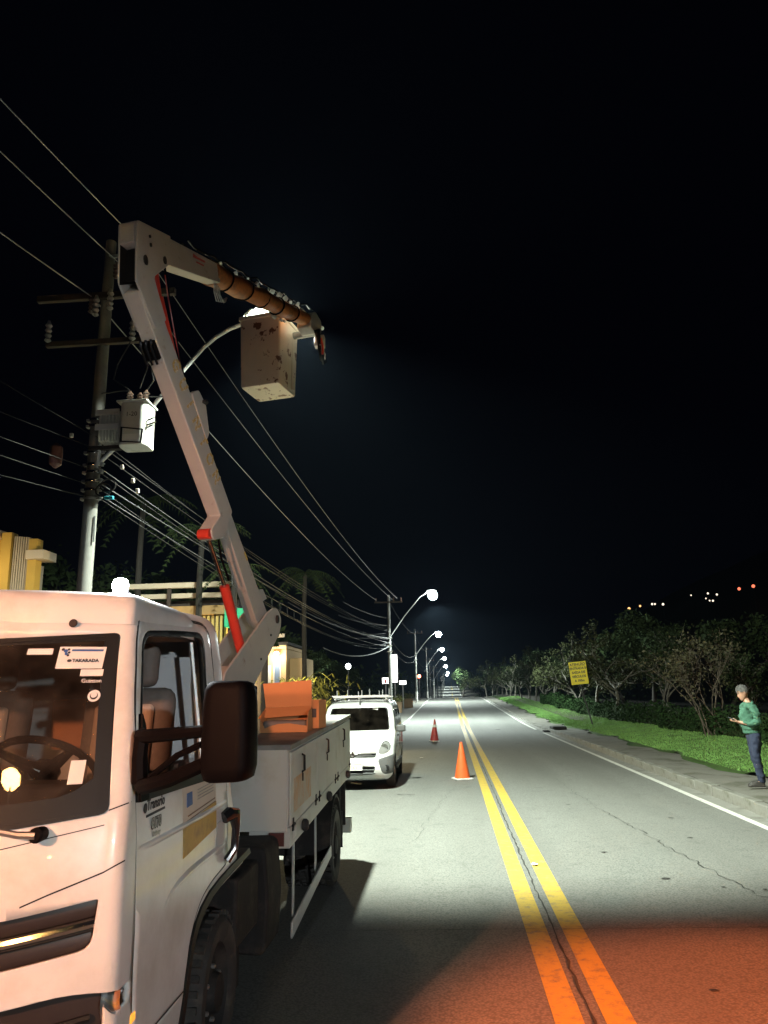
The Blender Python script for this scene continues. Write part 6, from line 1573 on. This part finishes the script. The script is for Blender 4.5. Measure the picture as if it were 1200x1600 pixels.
hb2('flat_eave', (-14.25, 24.7, 6.62), (-13.62, 25.6, 6.93), M_eave, bevel=.01)
hb2('flat_eave', (-24, 24.5, 7.46), (-15.35, 26.2, 7.72), M_eave, bevel=.01)
hb2('lower_wall', (-24, 25.4, g0 - .2), (-14.2, 26.2, 5.29), M_dwall)
for x0, z0, w_, h_ in ((-15.30, 4.95, .16, .26), (-14.62, 4.86, .12, .10), (-14.64, 4.68, .14, .10), (-16.2, 4.9, .3, .3)):
    f = hb2('window_frame', (x0 - .03, 25.36, z0 - .03), (x0 + w_ + .03, 25.395, z0 + h_ + .03), M_gasket); hb2('window_pane', (x0, 25.35, z0), (x0 + w_, 25.358, z0 + h_), M_win, f)
lamp('house_wall_light', 'POINT', (-15.5, 23.4, 6.3), 95, (1.0, .80, .48), .15)
lamp('house_wall_light', 'POINT', (-13.2, 23.6, 5.9), 18, (1.0, .85, .6), .1)
# flat roofed shop with pergola beams
SP = empty('shop_building', (-9, 26, gz(-9, 26)), 0, 'low shop building with pale roof beams and green lit awning behind the cab', 'shop')
g1 = gz(-9, 26)
def sb(name, a, b, mat, par=None, bevel=0): return MB().b2((a[0] + 9, a[1] - 26, a[2] - g1), (b[0] + 9, b[1] - 26, b[2] - g1)).build(name, mat, par or SP, bevel=bevel)
sb('roof_beam', (-11.2, 25.4, 5.56), (-7.28, 25.6, 5.74), M_eave, bevel=.01)
sb('roof_beam', (-11.2, 25.9, 5.27), (-7.28, 26.1, 5.44), M_eave, bevel=.01)
for x in (-9.45, -7.3, -11.1): sb('roof_post', (x - .06, 25.45, 4.3), (x + .06, 25.55, 5.55), M_dwall)
sb('upper_wall', (-11.2, 26.6, 4.95), (-7.3, 32, 5.26), M_dwall)
sb('fascia', (-9.6, 25.3, 4.62), (-7.26, 26.58, 4.92), pm('tan_fascia', (.40, .25, .10), .7, var=.1), bevel=.01)
M_ystrip = pm('yellow_vertical_slats', (.62, .45, .14), .7, var=.08)
for i in range(6): sb('facade_slat', (-8.25 + i * .15, 25.5, 3.2), (-8.17 + i * .15, 25.62, 4.60), M_ystrip)
sb('front_wall', (-11.2, 25.65, g1 - .1), (-7.27, 31, 4.58), M_dwall)
M_green = pm('green_awning', (.04, .42, .20), .6, var=.1, emit=(.03, .55, .25), estr=.30)
AW = sb('awning', (-7.25, 24.6, 4.12), (-6.5, 25.6, 4.72), M_green, bevel=.02)
for x in (-6.92, -6.55): sb('awning_post', (x, 24.5, g1 - .1), (x + .1, 24.6, 4.8), M_gasket)
M_shop = em('lit_shop_window', (.85, .95, 1.0), .9)
sb('shop_window', (-7.2, 25.2, 3.2), (-6.5, 25.25, 4.08), M_shop); 
for i in range(4): sb('shelf_goods', (-7.15 + i * .19, 25.12, 3.25 + (i % 2) * .2), (-7.05 + i * .19, 25.18, 3.55 + (i % 3) * .12), M_ink if i % 2 else M_galv)
sb('shop_side', (-7.25, 25.7, g1 - .1), (-6.62, 27.2, 4.6), M_dwall)
lamp('shop_light', 'POINT', (-9.2, 24.2, 4.75), 24, (1.0, .78, .45), .15)
# small lit house farther back
LH = empty('lit_house', (-9.1, 41, gz(-9, 41)), 0, 'small peach house with a glaring porch lamp and blue door', 'house'); g2 = gz(-9, 41)
def lb2(name, a, b, mat, par=None, bevel=0): return MB().b2((a[0] + 9.1, a[1] - 41, a[2] - g2), (b[0] + 9.1, b[1] - 41, b[2] - g2)).build(name, mat, par or LH, bevel=bevel)
M_peachw = pm('peach_house_wall', (.60, .42, .22), .75, var=.06)
lb2('wall', (-10.6, 41, g2 - .1), (-8.65, 46, 4.35), M_peachw); lb2('cornice', (-10.7, 40.8, 4.36), (-8.6, 46, 4.55), M_peachw, bevel=.02); lb2('roof', (-10.8, 40.6, 4.56), (-8.5, 46.2, 4.72), M_barkd, bevel=.02)
lb2('gable_panel', (-9.25, 40.7, 4.95), (-8.7, 40.9, 5.15), M_eave)
dd_ = lb2('door', (-9.25, 40.93, 2.3), (-8.98, 40.985, 3.85), pm('blue_door', (.16, .22, .34), .5)); lb2('door_frame', (-9.32, 40.95, 2.3), (-9.27, 40.99, 3.9), M_paper); lb2('door_frame', (-8.97, 40.95, 2.3), (-8.92, 40.99, 3.9), M_paper)
lb2('window', (-9.75, 40.93, 2.6), (-9.45, 40.985, 3.5), M_paper)
lb2('wing', (-8.64, 42, g2 - .1), (-7.9, 45, 3.9), M_peachw)
MB().lathe([(.02, -.16), (.12, -.1), (.15, 0), (.1, .08), (.02, .1)], 12, Matrix.Translation((-9.1 + 9.1, -.35, 4.12 - g2))).build('porch_lamp', M_warml, LH)
lamp('porch_light', 'POINT', (-9.1, 40.3, 3.95), 160, (1.0, .88, .66), .12)
# low garden wall behind the truck, planters
MB_ = MB().b2((0, 0, 0), (2.2, .25, .95)).build('garden_wall', pm('brick_red_garden_wall', (.22, .11, .055), .85, var=.2, scale=6)); MB_.location = (-5.2, 21.5, gz(-5, 21.5)); tag(MB_, 'low reddish garden wall between the truck body and the van', 'wall')
M_planter = pm('clay_planter', (.20, .13, .07), .85, var=.15, scale=4)
for (x, y, w_, l) in ((-4.9, 67, 1.5, 'long brown planter box at the far kerb by the pole'), (-4.55, 78, 1.6, 'second brown planter box farther along the kerb')):
    o = empty('planter_box', (x, y, zr(y)), 0, l, 'planter', 'planters by the far poles')
    MB().b2((-w_ / 2, -.4, -.05), (w_ / 2, .4, .75)).build('planter_body', M_planter, o, bevel=.03); MB().b2((-w_ / 2 - .05, -.45, .75), (w_ / 2 + .05, .45, .85)).build('planter_rim', M_planter, o, bevel=.02)
    lf = MB(); leafcloud(lf, [(dx, 0, 1.05) for dx in (-.6, -.2, .2, .6)], 500, .45, .08, random.Random(int(y))); lf.build('planter_foliage', M_leafy, o, smooth=False)
# lit signs
def sign_box(name, x, y, z0, z1, w_, mat, label, post=True, d=.18):
    o = empty(name, (x, y, zr(y)), 0, label, 'lit sign'); z0 -= zr(y); z1 -= zr(y)
    MB().b2((-w_ / 2 - .04, -d / 2, z0 - .04), (w_ / 2 + .04, d / 2, z1 + .04)).build('sign_case', M_galv, o)
    MB().b2((-w_ / 2, -d / 2 - .012, z0), (w_ / 2, -d / 2 - .002, z1)).build('sign_face', mat, o)
    if post: MB().tube([(0, .0, 0), (0, .0, z0)], .06, 8).build('sign_post', M_galv, o)
    return o
sign_box('tall_sign', -5.25, 75, 3.0, 5.6, .50, M_signw, 'tall narrow glowing white sign beside the far pole')
sg1 = sign_box('small_sign', -6.15, 75, 2.9, 3.42, .60, M_signw, 'small square lit sign left of the tall white sign'); MB().b2((-.10, -.108, 2.5 - .1), (.08, -.104, 2.85 - .1)).build('sign_emblem', M_redink, sg1)
sign_box('low_sign', -4.5, 75, 2.78, 3.12, .62, M_signw, 'flat lit sign right of the tall white sign')
lamp('sign_light', 'POINT', (-5.2, 74.2, 4.2), 150, (1, .97, .92), .3)
def post_lamp(x, y, z, r_, mat, label, cat='lamp', base=None, group=None):
    b = gz(x, y) if base is None else base
    o = empty('post_lamp', (x, y, b), 0, label, cat, group); MB().tube([(0, 0, 0), (0, 0, z - b - r_)], .05, 6).build('lamp_post', M_mud, o)
    MB().lathe([(r_ * .4, -r_), (r_ * .9, -r_ * .5), (r_, 0), (r_ * .9, r_ * .5), (r_ * .3, r_)], 12, Matrix.Translation((0, 0, z - b))).build('lamp_globe', mat, o); return o
post_lamp(-7.8, 60, 4.06, .20, M_lampg, 'round white garden lamp above the van, left of the far pole')
post_lamp(-3.9, 100, 4.05, .22, M_redl, 'glowing red lamp between the far poles', 'red lamp')
lamp('red_light', 'POINT', (-3.9, 99.5, 4.05), 60, (1, .15, .06), .2)
post_lamp(13.9, 70, 3.0, .10, M_hillw, 'tiny white lamp glinting between the trunks right of the sign', base=-3)
post_lamp(9, -12, 3.6, .22, M_lampg, 'added round white fill lamp on a short post behind the viewer')
# lamps of the houses on the dark hill
hl_ = [(80.5, 36.8, M_hilly, .6, 'first amber lamp'), (85.4, 37.8, M_hilly, .45, ''), (90.7, 38.5, M_hillw, .45, ''), (91.9, 38.5, M_hillw, .4, ''), (95.4, 38.3, M_hillw, .5, ''), (107.9, 41.9, M_hillw, .3, ''), (115.2, 42.5, M_hillw, .42, ''), (119, 41.9, M_hillw, .42, ''), (114.1, 40.3, M_hillw, .3, ''), (115.6, 39.3, M_hillw, .32, ''), (117.0, 39.2, M_hillw, .4, ''), (128.8, 44.1, M_hillr, .65, ''), (135, 45.1, M_hillr, .7, '')]
HL = {80.5: 'amber lamp at the far left end of the hill lights', 85.4: 'smaller amber lamp second from the left on the hill', 90.7: 'left one of two touching white lamps on the hill', 91.9: 'right one of two touching white lamps on the hill', 95.4: 'white hill lamp just right of the touching pair', 107.9: 'faint lone white lamp in the middle of the hill lights', 115.2: 'upper left white lamp in the tight cluster on the hill', 119: 'rightmost white lamp in the tight cluster on the hill', 114.1: 'tiny white lamp at the left edge of the hill cluster', 115.6: 'lower white lamp in the middle of the hill cluster', 117.0: 'tiny white lamp at the bottom right of the hill cluster', 128.8: 'left one of the two reddish lamps on the hill', 135: 'rightmost and brightest reddish lamp on the hill'}
for (x, z, m, r_, l) in hl_:
    hg = hillz(x, 350)
    lab = HL.get(x) or {M_hillw: 'small white house lamp high on the dark hill', M_hilly: 'small amber house lamp at the left end of the hill lights', M_hillr: 'reddish lamp at the right end of the hill lights'}[m]
    post_lamp(x, 350, z, r_, m, lab, 'hill lamp', base=min(hg, z - 2), group='lamps of houses on the dark hill')
# added amber lamps behind the camera, the second one mirrored in the windscreen
for (p, l, r_) in (((-3.15, -2.75, 3.35), 'tall added amber lamp on a stand behind the viewer', .11), ((-.6, -2.75, 3.95), 'amber work lamp mirrored as a glare in the windscreen', .151), ((1.6, -5.1, 2.0), 'added wide reddish amber lamp on a low stand', .07)):
    o = empty('amber_lamp', (p[0], p[1], 0), 0, l, 'work lamp'); MB().tube([(0, 0, .5), (0, 0, p[2] - .1)], .03, 8).build('stand_pole', M_galv, o)
    for a in range(3): MB().tube([(0, 0, .6), (.5 * cos(a * 2.1), .5 * sin(a * 2.1), .02)], .02, 6).build('leg', M_galv, o)
    MB().lathe([(r_ * .5, -r_), (r_, -r_ * .4), (r_, r_ * .5), (r_ * .4, r_)], 14, Matrix.Translation((0, -.05, p[2])) @ Matrix.Scale(1.7 if r_ > .15 else 1, 4, (1, 0, 0))).build('lamp_globe', M_ambglow, o)

# ------------------------------------------------------------------ night air: one closed box of thin even haze
hzm = bpy.data.materials.new('thin_night_haze'); hzm.use_nodes = True
N = hzm.node_tree.nodes; L_ = hzm.node_tree.links
N.remove(N['Principled BSDF']); pv = N.new('ShaderNodeVolumePrincipled')
pv.inputs['Color'].default_value = (.50, .70, 1.0, 1); pv.inputs['Density'].default_value = HAZE; pv.inputs['Anisotropy'].default_value = .35
L_.new(pv.outputs[0], [n for n in N if n.type == 'OUTPUT_MATERIAL'][0].inputs['Volume'])
hz_ = MB().b2((-420, -60, -25), (440, 1010, 95)).build('haze', hzm, smooth=False); tag(hz_, 'thin night haze glowing round the street lamps', 'haze', None, 'stuff')
